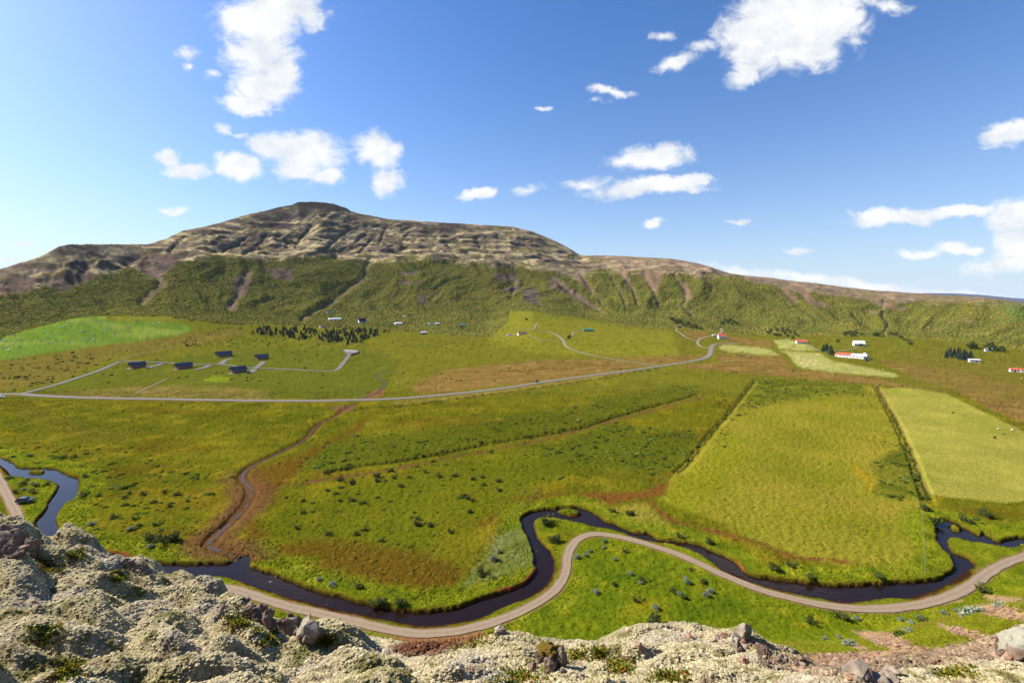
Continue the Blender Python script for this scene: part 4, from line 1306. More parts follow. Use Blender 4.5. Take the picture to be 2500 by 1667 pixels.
# ------------------------------------------------------------------ scattered vegetation that nobody could count
def gn_stuff(name, pts, scl, tint, flat=0.6, rough=0.35, subdiv=2, mat=None):
    me = bpy.data.meshes.new(name)
    me.vertices.add(len(pts))
    me.vertices.foreach_set('co', np.asarray(pts, np.float32).ravel())
    a = me.attributes.new('size', 'FLOAT_VECTOR', 'POINT')
    a.data.foreach_set('vector', np.asarray(scl, np.float32).ravel())
    b = me.attributes.new('tint', 'FLOAT_COLOR', 'POINT')
    rgba = np.ones((len(pts), 4), np.float32)
    rgba[:, :3] = np.clip(tint, 0.004, 0.7)
    b.data.foreach_set('color', rgba.ravel())
    o = link(name, me, None, kind='stuff')
    ng = bpy.data.node_groups.new(name, 'GeometryNodeTree')
    ng.interface.new_socket('Geometry', in_out='INPUT', socket_type='NodeSocketGeometry')
    ng.interface.new_socket('Geometry', in_out='OUTPUT', socket_type='NodeSocketGeometry')
    N, L = ng.nodes, ng.links
    gi, go = N.new('NodeGroupInput'), N.new('NodeGroupOutput')
    ico = N.new('GeometryNodeMeshIcoSphere')
    ico.inputs['Subdivisions'].default_value = subdiv
    ico.inputs['Radius'].default_value = 1.0
    nz = N.new('ShaderNodeTexNoise')
    nz.inputs['Scale'].default_value = 2.3
    nz.inputs['Detail'].default_value = 3
    nm = N.new('GeometryNodeInputNormal')
    sb = N.new('ShaderNodeMath'); sb.operation = 'SUBTRACT'; sb.inputs[1].default_value = 0.5
    L.new(nz.outputs['Fac'] if 'Fac' in nz.outputs else nz.outputs[0], sb.inputs[0])
    ml = N.new('ShaderNodeMath'); ml.operation = 'MULTIPLY'; ml.inputs[1].default_value = rough * 4
    L.new(sb.outputs[0], ml.inputs[0])
    vm = N.new('ShaderNodeVectorMath'); vm.operation = 'SCALE'
    L.new(nm.outputs[0], vm.inputs[0]); L.new(ml.outputs[0], vm.inputs['Scale'])
    sp = N.new('GeometryNodeSetPosition')
    L.new(ico.outputs['Mesh'], sp.inputs['Geometry']); L.new(vm.outputs[0], sp.inputs['Offset'])
    tr = N.new('GeometryNodeTransform')
    tr.inputs['Scale'].default_value = (1, 1, flat)
    L.new(sp.outputs[0], tr.inputs['Geometry'])
    sm = N.new('GeometryNodeSetMaterial')
    sm.inputs['Material'].default_value = mat
    L.new(tr.outputs[0], sm.inputs['Geometry'])
    ip = N.new('GeometryNodeInstanceOnPoints')
    L.new(gi.outputs[0], ip.inputs['Points'])
    L.new(sm.outputs[0], ip.inputs['Instance'])
    rv = N.new('FunctionNodeRandomValue'); rv.data_type = 'FLOAT_VECTOR'
    rv.inputs[0].default_value = (-0.2, -0.2, 0); rv.inputs[1].default_value = (0.2, 0.2, 6.28)
    L.new(rv.outputs[0], ip.inputs['Rotation'])
    na = N.new('GeometryNodeInputNamedAttribute'); na.data_type = 'FLOAT_VECTOR'
    na.inputs['Name'].default_value = 'size'
    L.new(na.outputs['Attribute'], ip.inputs['Scale'])
    L.new(ip.outputs[0], go.inputs[0])
    md = o.modifiers.new('scatter', 'NODES')
    md.node_group = ng
    me.materials.append(mat)
    return o


M_LEAFY = mat_attr('leafy_clumps', 'tint', 2.2, 0.9, 0.6, var=0.4, kind='INSTANCER')
M_SCRUB = mat_attr('birch_leaves', 'tint', 0.55, 0.6, 1.0, var=0.35, kind='INSTANCER')
M_TUFT = mat_attr('grass_blades', 'tint', 5.0, 0.8, 0.3, var=0.4, kind='INSTANCER')


def sample(n, ymin, ymax, umax=1.34, umin=None):
    u_ = RNG.uniform(umin if umin is not None else -umax, umax, n)
    y_ = np.sqrt(RNG.uniform(ymin ** 2, ymax ** 2, n))
    j = np.clip(np.searchsorted(U, u_), 0, NC - 1); i = np.clip(np.searchsorted(YR, y_), 0, NR - 1)
    return u_ * y_, y_, i * NC + j


def scatter(name, x, y, idx, w, h, tint, sink=0.25, **kw):
    z = ground_at(x, y) - sink * h
    scl = np.stack([w, w * RNG.uniform(0.75, 1.25, len(w)), h], 1)
    return gn_stuff(name, np.stack([x, y, z], 1), scl, tint, **kw)


def tints(n, base, var=0.25, alt=None, frac=0.3):
    t = np.tile(np.asarray(base), (n, 1))
    if alt is not None:
        pick = RNG.random(n) < frac
        t[pick] = np.asarray(alt)
    return t * RNG.uniform(1 - var, 1 + var, (n, 1)) * RNG.uniform(0.92, 1.08, (n, 3))


road_free = np.full(len(gx), 99.0)
for name, wid, c, zs, lab, d in ROADS:
    road_free = np.minimum(road_free, np.where(d >= wid * 2.2 + 3.9, 99, d - wid * 0.5))

# birch wood on the mountain slope
x, y, k = sample(330000, 470, 1680)
thin = 0.75 + 0.5 * fbm(x / 60, y / 60, 3, 301)
keep = (RNG.random(len(x)) < forest[k] * np.clip(thin, 0, 1) * np.interp(x / y, [-1.3, 0.3, 0.8, 1.3], [1, 1, 0.8, 0.65])) & (road_free[k] > 4)
x, y, k = x[keep], y[keep], k[keep]
w = RNG.uniform(1.5, 3.3, len(x)) * np.interp(x / y, [-1.3, 0.1, 0.6, 1.3], [1.0, 1.0, 0.8, 0.62])
tn = tints(len(x), alb(126, 128, 56), 0.28, alb(146, 122, 64), 0.22)
hue = fbm(x / 90, y / 90, 4, 305)[:, None]
tn = tn * np.where(hue > 0, 1 + 0.55 * hue * np.array([1.1, 0.9, 0.5]), 1 + 0.55 * hue * np.array([1.25, 0.9, 1.0]))
scatter('birch_wood', x, y, k, w, w * RNG.uniform(0.55, 0.85, len(x)), tn, flat=0.8, rough=0.4, mat=M_SCRUB)
print('birch', len(x))

# dwarf willow scrub in the valley
ZONES = [(BUSHBAND, 0.5), (DARKBAND, 1.0), (TOPSCRUB, 0.7), (DARKPATCH, 0.9), ([(1690, 1060), (1760, 960), (1850, 935), (1830, 1000), (1760, 1100)], 0.25), ([(2150, 1060), (2205, 1075), (2262, 1215), (2235, 1215), (2190, 1140)], 0.4)]
x, y, k = sample(60000, 95, 470)
px_, py_ = project(x, y, ground_at(x, y))
clump = 0.5 + 1.3 * fbm(x / 9, y / 9, 3, 311)
dens = np.zeros(len(x))
for z_, w_ in ZONES:
    dens = np.maximum(dens, w_ * sstep(8, -8, poly_sdf(px_, py_, z_, 40)))
left = sstep(20, -20, poly_sdf(px_, py_, [(0, 1060), (120, 1090), (420, 1110), (560, 1150), (500, 1240), (330, 1310), (200, 1300), (190, 1160), (60, 1135), (0, 1110)], 60))
dens = np.maximum(dens, 0.3 * left)
dens = np.maximum(dens, 0.16 * sstep(30, -30, poly_sdf(px_, py_, [(640, 1180), (1300, 1090), (1400, 1150), (1260, 1220), (1000, 1330), (700, 1300)], 80)))
keep = (RNG.random(len(x)) < dens * np.clip(clump, 0, 1) * 0.9) & (road_free[k] > 2) & (rs[k] > 2)
x, y, k = x[keep], y[keep], k[keep]
w = RNG.uniform(0.55, 1.2, len(x)) * RNG.choice([0.8, 1.0, 1.5], len(x))
scatter('dwarf_willow_scrub', x, y, k, w, w * RNG.uniform(0.5, 0.8, len(x)), tints(len(x), alb(80, 94, 30), 0.3, alb(112, 116, 48), 0.3), flat=0.75, rough=0.4, mat=M_LEAFY)
print('willow scrub', len(x))

# scrub and young trees left of the cabins and at the mountain foot
x, y, k = sample(60000, 330, 900)
px_, py_ = project(x, y, ground_at(x, y))
clump = 0.35 + 1.5 * fbm(x / 22, y / 22, 3, 321)
dens = np.zeros(len(x))
for z_, w_ in (([(0, 885), (110, 866), (230, 862), (330, 846), (300, 868), (250, 898), (150, 930), (30, 955), (-80, 955), (-80, 900)], 0.9), ([(430, 835), (520, 800), (640, 800), (760, 830), (900, 838), (880, 850), (700, 848), (560, 852), (450, 850)], 0.9), ([(950, 815), (1180, 826), (1250, 850), (1100, 850), (960, 842)], 0.3),
               ([(1190, 826), (1240, 790), (1255, 800), (1225, 830)], 0.8), ([(1450, 785), (1650, 800), (1850, 815), (2050, 822), (2050, 832), (1780, 812), (1500, 806)], 0.7), ([(2260, 875), (2340, 882), (2420, 905), (2400, 925), (2330, 900), (2280, 892)], 0.35), ([(2240, 880), (2300, 885), (2360, 900), (2300, 905)], 0.2), ([(560, 915), (640, 905), (640, 930), (570, 930)], 0.5), ([(440, 905), (560, 900), (555, 912), (450, 915)], 0.5)):
    dens = np.maximum(dens, w_ * sstep(5, -5, poly_sdf(px_, py_, z_, 30)))
keep = (RNG.random(len(x)) < np.maximum(dens * np.clip(clump, 0, 1) * 0.55, 0.012) * (hz[k] < 0.3) * (forest[k] < 0.5)) & (road_free[k] > 2.5)
x, y, k = x[keep], y[keep], k[keep]
w = RNG.uniform(0.6, 1.7, len(x))
scatter('hillfoot_scrub', x, y, k, w, w * RNG.uniform(0.9, 1.4, len(x)), tints(len(x), alb(104, 114, 46), 0.3, alb(132, 134, 62), 0.35), flat=0.85, rough=0.4, mat=M_LEAFY)
print('foot scrub', len(x))

# tussocks of the bog
x, y, k = sample(90000, 95, 300)
px_, py_ = project(x, y, ground_at(x, y))
dens = np.maximum(bog[k] * 0.9, 0.8 * sstep(8, -8, poly_sdf(px_, py_, [(960, 1440), (1060, 1350), (1130, 1375), (1130, 1430), (1040, 1445)], 40)))
dens = np.maximum(dens, 0.7 * sstep(8, -8, poly_sdf(px_, py_, [(1140, 1290), (1250, 1210), (1330, 1200), (1300, 1235), (1250, 1262)], 40)))
dens = np.maximum(dens, 0.8 * sstep(6, -6, poly_sdf(px_, py_, [(410, 1265), (470, 1255), (520, 1290), (490, 1320), (430, 1300)], 40)))
dens = np.maximum(dens, 0.5 * sstep(6, -6, poly_sdf(px_, py_, [(560, 1290), (600, 1280), (640, 1350), (600, 1350)], 40)))
keep = (RNG.random(len(x)) < dens * 0.75 * np.clip(0.6 + 1.2 * fbm(x / 12, y / 12, 2, 331), 0.1, 1)) & (rs[k] > 2.5) & (stream_d[k] > 2.5)
x, y, k = x[keep], y[keep], k[keep]
w = RNG.uniform(0.28, 0.55, len(x))
scatter('bog_tussocks', x, y, k, w, w * RNG.uniform(0.55, 0.9, len(x)), tints(len(x), alb(132, 118, 40), 0.22, alb(110, 112, 30), 0.35), flat=0.9, rough=0.25, subdiv=1, mat=M_TUFT)
print('tussocks', len(x))

# rough grass over the valley floor
x, y, k = sample(230000, 62, 330)
px_, py_ = project(x, y, gz[k])
smoothm = m * 0
bright = sstep(2.5, -2.5, poly_sdf(px_, py_, BRIGHT, 40))
dens = 0.9 * np.clip(0.55 + 1.1 * fbm(x / 11, y / 11, 3, 341), 0.15, 1) * (1 - 0.75 * bright) * (1 - 0.7 * bog[k])
keep = (RNG.random(len(x)) < dens * np.interp(y, [60, 150, 330], [0.55, 0.55, 0.4])) & (rs[k] > 1.4) & (road_free[k] > 0.9) & (stream_d[k] > 2.6) & (scree[k] < 0.4) & (gpx[k] > -260) & (gpx[k] < 2760)
x, y, k = x[keep], y[keep], k[keep]
w = RNG.uniform(0.22, 0.5, len(x)) * np.interp(y, [60, 120, 330], [0.6, 0.95, 1.5])
scatter('rough_grass', x, y, k, w, w * RNG.uniform(0.3, 0.65, len(x)), col[k] * RNG.uniform(0.78, 1.26, (len(x), 1)), flat=0.9, rough=0.3, subdiv=1, mat=M_TUFT)
print('grass', len(x))

# tall herbs along the water
ii = np.nonzero((rs_w > 0.8) & (rs < 8.5) & (gy > 60) & (gy < 330) & (road_free > 0.8) & (gpx > -260) & (gpx < 2760))[0]
pick = RNG.choice(ii, min(30000, len(ii)), replace=False)
pick = pick[RNG.random(len(pick)) < sstep(9, 4.5, rs[pick] + 2.2 * nB[pick]) * np.clip(gy[pick] / 160, 0.3, 1)]
x, y = gx[pick] + RNG.normal(0, 0.25, len(pick)), gy[pick] + RNG.normal(0, 0.25, len(pick))
w = RNG.uniform(0.08, 0.30, len(pick)) * (0.7 + 0.6 * sstep(-.3, .4, nB[pick]))
scatter('riverside_herbs', x, y, pick, w, w * RNG.uniform(0.7, 1.25, len(pick)), col[pick] * RNG.uniform(0.8, 1.35, (len(pick), 1)), flat=0.9, rough=0.35, subdiv=1, mat=M_LEAFY)
print('herbs', len(pick))

# crowberry and other small plants on the ledge: little leaves
def ledge_plants():
    V, F, C = [], [], []
    zones = [[(64, 1530), (155, 1530), (150, 1575), (75, 1580)], [(133, 1612), (205, 1612), (205, 1657), (133, 1660)], [(778, 1556), (820, 1556), (815, 1578), (775, 1580)], [(619, 1533), (686, 1535), (690, 1580), (630, 1585)], [(1213, 1633), (1339, 1640), (1345, 1667), (1200, 1667)],
             [(1080, 1560), (1228, 1545), (1225, 1575), (1090, 1592)], [(1378, 1590), (1430, 1582), (1445, 1610), (1385, 1622)], [(1467, 1610), (1552, 1606), (1550, 1650), (1480, 1654)], [(1450, 1587), (1470, 1587), (1472, 1611), (1450, 1612)], [(270, 1405), (300, 1400), (310, 1420), (280, 1425)], [(160, 1350), (205, 1345), (205, 1372), (150, 1372)], [(85, 1380), (140, 1370), (150, 1395), (95, 1400)], [(540, 1500), (610, 1500), (620, 1540), (550, 1545)], [(2280, 1640), (2380, 1630), (2390, 1655), (2290, 1660)], [(1590, 1640), (1680, 1640), (1680, 1667), (1590, 1667)]]
    pal = [alb(110, 124, 28), alb(92, 104, 30), alb(160, 150, 40), alb(150, 100, 50), alb(126, 132, 44)]
    for zi, z in enumerate(zones):
        zz = np.array(z)
        for _ in range(200):
            a = zz[random.randrange(len(zz))]; b = zz[random.randrange(len(zz))]; c_ = zz.mean(0)
            f, g_ = random.random(), random.random()
            p = (a * f + b * (1 - f)) * g_ + c_ * (1 - g_) + np.array([random.gauss(0, 7), random.gauss(0, 5)])
            P = on_ledge(p[0], min(p[1], 1690))
            hc = random.choice(pal)
            for _k in range(5):
                th, ln = random.uniform(0, 6.28), random.uniform(0.018, 0.045)
                d = np.array([math.cos(th), math.sin(th), random.uniform(0.2, 1.2)]) * ln
                s = np.array([-math.sin(th), math.cos(th), 0.2]) * ln * 0.4
                o_ = P + np.array([random.gauss(0, 0.02), random.gauss(0, 0.02), 0.004])
                n = len(V)
                V += [o_, o_ + d * 0.5 + s, o_ + d, o_ + d * 0.5 - s]
                F.append((n, n + 1, n + 2, n + 3))
                C += [hc * random.uniform(0.7, 1.3)] * 4
    me = mesh_from_arrays('crowberry', V, F, False)
    set_color(me, np.array(C))
    link('crowberry_mats', me, mat_attr('crowberry_leaves', 'Col', 20, 0.0, var=0.25), kind='stuff')


ledge_plants()

# tufts of woolly moss over the ledge
vis = np.nonzero((lpx > -120) & (lpx < 2620) & (lpy < 1720) & (np.repeat(ta, LC) < 1.06) & (scr < 0.5) & (redg < 0.5))[0]
pk = RNG.choice(vis, 120000, replace=False)
tw_ = RNG.uniform(0.009, 0.022, len(pk)) * RNG.choice([0.8, 1.0, 1.5], len(pk)) * np.interp(ly[pk], [6, 13], [0.9, 1.4])
gn_stuff('moss_tufts', np.stack([lx[pk] + RNG.normal(0, .01, len(pk)), ly[pk] + RNG.normal(0, .01, len(pk)), lz[pk] - 0.15 * tw_], 1), np.stack([tw_ * 1.25, tw_ * 1.25, tw_ * RNG.uniform(0.4, 0.8, len(pk))], 1),
         lcol[pk] * RNG.uniform(0.72, 1.15, (len(pk), 1)), flat=0.9, rough=0.3, subdiv=1, mat=mat_attr('moss_wool', 'tint', 40.0, 0.5, 0.02, var=0.3, kind='INSTANCER'))
# stones of the scree on the right-hand slope
x, y, k = sample(160000, 11, 120, 1.3, 0.4)
keep = (RNG.random(len(x)) < scree[k] * 0.5)
x, y, k = x[keep], y[keep], k[keep]
w = RNG.uniform(0.03, 0.10, len(x)) * RNG.choice([0.8, 1.0, 1.8], len(x))
scatter('scree_stones', x, y, k, w, w * RNG.uniform(0.5, 0.9, len(x)), tints(len(x), alb(186, 152, 124), 0.3, alb(150, 116, 96), 0.35), flat=0.8, rough=0.3, subdiv=1, mat=M_TUFT)
pk = np.nonzero(((scr > 0.5) | (redg > 0.5)) & (lpx < 2620) & (lpy < 1720))[0]
pk = RNG.choice(pk, min(9000, len(pk)), replace=False)
tw_ = RNG.uniform(0.015, 0.05, len(pk))
gn_stuff('ledge_gravel', np.stack([lx[pk], ly[pk], lz[pk]], 1), np.stack([tw_, tw_ * 1.3, tw_], 1), lcol[pk] * RNG.uniform(0.55, 1.3, (len(pk), 1)), flat=0.7, rough=0.3, subdiv=1, mat=M_TUFT)
# dry grass on the near slope
x, y, k = sample(120000, 11, 66, 1.34, 0.3)
keep = (scree[k] < 0.4) & (road_free[k] > 0.7) & (rs[k] > 1.5) & (RNG.random(len(x)) < 0.5 * np.clip(0.6 + fbm(x / 4, y / 4, 3, 351), 0.1, 1))
x, y, k = x[keep], y[keep], k[keep]
w = RNG.uniform(0.07, 0.2, len(x))
scatter('slope_grass', x, y, k, w, w * RNG.uniform(0.4, 0.8, len(x)), col[k] * RNG.uniform(0.8, 1.25, (len(x), 1)), flat=0.9, rough=0.3, subdiv=1, mat=M_TUFT)

# ------------------------------------------------------------------ trees and bushes
def leaf_clump(name, n, rx, ry, rz, leaf, mat, seed, base_z=0.0, lumps=7):
    """crown of many small leaf sprays spread over a few overlapping lobes"""
    r = np.random.default_rng(seed)
    V, F = [], []
    lobes = [(r.normal(0, 0.38, 3), r.uniform(0.45, 0.7)) for _ in range(lumps)]
    for _ in range(n):
        c, s = lobes[r.integers(len(lobes))]
        d = r.normal(0, 1, 3); d /= np.linalg.norm(d)
        p = (c + d * s * r.uniform(0.6, 1.05))
        p = np.array([p[0] * rx, p[1] * ry, max(base_z * 0.2, base_z + rz + p[2] * rz)])
        nn = d + r.normal(0, 0.55, 3); nn /= np.linalg.norm(nn)
        a = np.cross(nn, [0.3, 0.2, 1.0]); a /= np.linalg.norm(a) + 1e-6
        b = np.cross(nn, a)
        L_ = leaf * r.uniform(0.6, 1.4)
        k = len(V)
        V += [p - a * L_, p - b * L_ * 0.7, p + a * L_, p + b * L_ * 0.7]
        F.append((k, k + 1, k + 2, k + 3))
    me = mesh_from_arrays(name, V, F, False)
    me.materials.append(mat)
    return me


def mat_leaf(name, c, var=0.35, scale=1.2):
    m, N, L = new_mat(name)
    out = N.new('ShaderNodeOutputMaterial')
    bs = N.new('ShaderNodeBsdfPrincipled')
    geo = N.new('ShaderNodeNewGeometry')
    oi = N.new('ShaderNodeObjectInfo')
    mp = N.new('ShaderNodeMapRange')
    mp.inputs['To Min'].default_value = 1 - var
    mp.inputs['To Max'].default_value = 1 + var
    L.new(geo.outputs['Random Per Island'], mp.inputs['Value'])
    m2 = N.new('ShaderNodeMapRange')
    m2.inputs['To Min'].default_value = 0.8
    m2.inputs['To Max'].default_value = 1.2
    L.new(oi.outputs['Random'], m2.inputs['Value'])
    mm = N.new('ShaderNodeMath'); mm.operation = 'MULTIPLY'
    L.new(mp.outputs[0], mm.inputs[0]); L.new(m2.outputs[0], mm.inputs[1])
    vm = N.new('ShaderNodeVectorMath'); vm.operation = 'SCALE'
    vm.inputs[0].default_value = tuple(c)
    L.new(mm.outputs[0], vm.inputs['Scale'])
    L.new(vm.outputs[0], bs.inputs['Base Color'])
    bs.inputs['Roughness'].default_value = 0.7
    bs.inputs['Specular IOR Level'].default_value = 0.2
    tl = N.new('ShaderNodeBsdfTranslucent')
    L.new(vm.outputs[0], tl.inputs['Color'])
    mx = N.new('ShaderNodeMixShader')
    mx.inputs[0].default_value = 0.25
    L.new(bs.outputs[0], mx.inputs[1]); L.new(tl.outputs[0], mx.inputs[2])
    L.new(mx.outputs[0], out.inputs[0])
    return m


M_BARK = mat_plain('grey_brown_bark', (0.09, 0.07, 0.05), var=0.3, scale=6, bump=0.4)
M_WILLOW = mat_leaf('willow_leaves', alb(118, 128, 48))
M_GREYWILLOW = mat_leaf('woolly_willow_leaves', alb(160, 172, 140), 0.25)
M_DARKLEAF = mat_leaf('dark_tree_leaves', alb(102, 114, 46))
M_MIDLEAF = mat_leaf('birch_tree_leaves', alb(94, 108, 44))
M_NEEDLE = mat_leaf('spruce_needles', alb(70, 92, 48), 0.4)
M_BLUENEEDLE = mat_leaf('grey_spruce_needles', alb(60, 78, 62), 0.4)


def trunk_mesh(name, h, r, limbs, seed):
    rr = random.Random(seed)
    b = MB()
    b.tube((0, 0, -0.3), (rr.uniform(-.1, .1), 0, h * 0.55), r, r * 0.7, 7)
    b.tube((0, 0, h * 0.5), (rr.uniform(-.15, .15) * h * .3, 0, h), r * 0.7, r * 0.25, 7)
    for k in range(limbs):
        a = 6.28 * k / limbs + rr.uniform(-.4, .4)
        z0 = h * rr.uniform(0.3, 0.7)
        l = h * rr.uniform(0.25, 0.5)
        b.tube((0, 0, z0), (math.cos(a) * l, math.sin(a) * l, z0 + l * rr.uniform(.4, .9)), r * 0.45, r * 0.12, 5)
    return b.mesh(name, M_BARK)


def spruce_mesh(name, h, r, seed, mat):
    rr = random.Random(seed)
    b = MB()
    tiers = 8
    for t in range(tiers):
        z0 = h * (0.08 + 0.86 * t / tiers)
        z1 = min(h, z0 + h * 0.24)
        rad = r * (1 - t / tiers) ** 0.85 * rr.uniform(0.9, 1.1) + 0.08
        n = 9
        V = [(0, 0, z1)]
        F = []
        for k in range(2 * n):
            a = math.pi * k / n + rr.uniform(-.1, .1)
            q = rad * (rr.uniform(0.85, 1.15) if k % 2 == 0 else rr.uniform(0.45, 0.65))
            V.append((q * math.cos(a), q * math.sin(a), z0 - (0.05 * h if k % 2 == 0 else -0.03 * h) * rr.uniform(.6, 1.2)))
        for k in range(2 * n):
            F.append((0, 1 + k, 1 + (k + 1) % (2 * n)))
        b.add(V, F)
    return b.mesh(name, mat)


SPRUCE = [(spruce_mesh('crown', 10, 3.1, s, M_NEEDLE), trunk_mesh('trunk', 8, 0.17, 0, s)) for s in (1, 2, 3)]
BLUE = [(spruce_mesh('crown', 10, 2.2, s, M_BLUENEEDLE), trunk_mesh('trunk', 8, 0.17, 0, s)) for s in (4, 5)]
BROAD = [(leaf_clump('crown', 420, 2.6, 2.6, 2.3, 0.42, M_DARKLEAF, s, 1.2), trunk_mesh('trunk', 3.6, 0.2, 5, s)) for s in (11, 12)]
LIGHT = [(leaf_clump('crown', 380, 2.4, 2.4, 2.4, 0.40, M_MIDLEAF, s, 1.0), trunk_mesh('trunk', 3.6, 0.17, 5, s)) for s in (13, 14)]
BUSH = [(leaf_clump('foliage', 700, 1.0, 1.0, 0.5, 0.10, M_WILLOW, s, 0.05, 9), trunk_mesh('stem', 0.8, 0.05, 6, s)) for s in (21, 22, 23)]
GBUSH = [(leaf_clump('foliage', 700, 1.0, 1.0, 0.48, 0.10, M_GREYWILLOW, s, 0.05, 9), trunk_mesh('stem', 0.7, 0.05, 6, s)) for s in (24, 25)]
DBUSH = [(leaf_clump('foliage', 800, 1.0, 1.0, 0.55, 0.10, M_DARKLEAF, s, 0.05, 9), trunk_mesh('stem', 0.8, 0.05, 6, s)) for s in (26, 27)]


def plant(name, kinds, px, py, scale, label, cat, group, sx=None, part=('crown', 'trunk')):
    p = land(px, py)[0]
    cr, tr = random.choice(kinds)
    t = thing(name, label, cat, (p[0], p[1], p[2] - 0.05), random.uniform(0, 6.28), group, (scale, scale, scale * (sx or random.uniform(0.9, 1.12))))
    link(part[0], cr, None, t)
    link(part[1], tr, None, t)
    return t


def in_poly(pts, n):
    a = np.array(pts, float)
    out = []
    while len(out) < n:
        c = RNG.uniform(a.min(0), a.max(0), (n * 4, 2))
        out += list(c[inside(c[:, 0], c[:, 1], a)])
    return out[:n]


Z2 = lambda p: zoomed(600, 700, 650 / 2352, p)
Z3 = lambda p: zoomed(1200, 700, 650 / 2352, p)
Z4 = lambda p: zoomed(1850, 700, 650 / 2352, p)
PLANT_A = Z2([(60, 385), (180, 345), (320, 360), (560, 350), (640, 385), (600, 440), (540, 465), (380, 440), (200, 420), (60, 400)])
PLANT_B = Z2([(620, 450), (700, 380), (900, 350), (1280, 385), (1100, 440), (1000, 490), (850, 480), (700, 480)])
for poly, n, lab in ((PLANT_A, 105, 'dark spruce in the western half of the plantation under the wooded slope'), (PLANT_B, 160, 'dark spruce in the eastern half of the plantation under the wooded slope')):
    for px, py in in_poly(poly, n):
        plant('spruce_tree', SPRUCE, px, py + 4, random.uniform(0.6, 0.95), lab, 'tree', 'spruces of the plantation', sx=random.uniform(0.65, 0.95))
plant('spruce_tree', SPRUCE, 848, 842, 0.75, 'lone young spruce standing below the plantation near the parking area', 'tree', None)
plant('spruce_tree', BROAD, 1311, 936, 0.5, 'small dark tree standing at the edge of the main road', 'tree', None)
plant('broadleaf_tree', BROAD, 1389, 830, 1.35, 'round dark tree beside the bend of the farm road', 'tree', None)
plant('broadleaf_tree', BROAD, 1286, 785, 1.25, 'round dark bushy tree on the open green knoll', 'tree', None)
CLUSTERS = [
    (BROAD, [(65, 430), (120, 390), (240, 375), (300, 400), (380, 440), (340, 470), (200, 455), (80, 445)], 24, 1.0, 'dark tree in the grove left of the red-roofed farmhouse'),
    (BROAD, [(710, 430), (770, 400), (900, 420), (965, 440), (850, 455), (740, 435)], 16, 1.0, 'dark tree in the row at the hill foot above the white farmhouse'),
    (BROAD, [(985, 445), (1020, 430), (1085, 435), (1080, 445)], 6, 1.1, 'dark tree in the small clump right of the long tree row'),
    (BROAD, [(1150, 437), (1230, 420), (1230, 432), (1160, 440)], 4, 0.9, 'dark tree in the short row over the low green hill'),
    (BROAD, [(1240, 455), (1285, 450), (1280, 465), (1250, 465)], 2, 0.9, 'dark tree of the pair on the shoulder of the low hill'),
    (BROAD, [(1295, 485), (1340, 480), (1372, 528), (1350, 530)], 6, 1.0, 'dark tree of the slanting clump on the low hill side'),
    (SPRUCE, [(568, 568), (612, 566), (612, 574), (570, 574)], 6, 1.05, 'narrow dark spruce in the short block above the pale field'),
    (SPRUCE, [(632, 575), (655, 575), (660, 608), (640, 608)], 4, 1.2, 'tall dark spruce beside the end of the long barn'),
    (BLUE, [(1640, 620), (1700, 600), (1790, 610), (1890, 620), (1880, 660), (1790, 660), (1750, 635), (1650, 632)], 34, 1.0, 'grey-green spruce in the dense block beside the white shed'),
    (LIGHT, [(1845, 545), (1900, 530), (1930, 545), (1900, 555)], 8, 1.2, 'pale green tree behind the grey-green spruce block'),
    (LIGHT, [(1990, 560), (2060, 530), (2140, 550), (2220, 595), (2190, 595), (2100, 575), (2020, 575)], 15, 1.0, 'green tree in the garden belt around the white house'),
]
for kinds, poly, n, sc_, lab in CLUSTERS:
    for px, py in in_poly(Z4(poly), n):
        plant('spruce_tree' if kinds in (SPRUCE, BLUE) else 'broadleaf_tree', kinds, px, py, sc_ * random.uniform(0.8, 1.15), lab, 'tree', lab.split(' ', 2)[2])
for poly, n, lab in (([(1550, 290), (1650, 300), (1800, 350), (1850, 385), (1760, 380), (1680, 350), (1600, 320)], 34, 'dark tree in the loose grove at the foot of the gullied slope'), ([(2000, 310), (2090, 295), (2180, 320), (2170, 345), (2040, 345)], 16, 'dark tree in the grove above the farm with the red roof')):
    for px, py in in_poly(Z3(poly), n):
        plant('broadleaf_tree', BROAD if random.random() < .7 else LIGHT, px, py, random.uniform(0.8, 1.2), lab, 'tree', lab.split(' ', 2)[2])
plant('broadleaf_tree', BROAD, 2045, 838, 1.1, 'lone dark tree on the meadow left of the white farmhouse', 'tree', None)
plant('broadleaf_tree', BROAD, 2102, 847, 1.0, 'dark tree standing in front of the white farmhouse', 'tree', None)

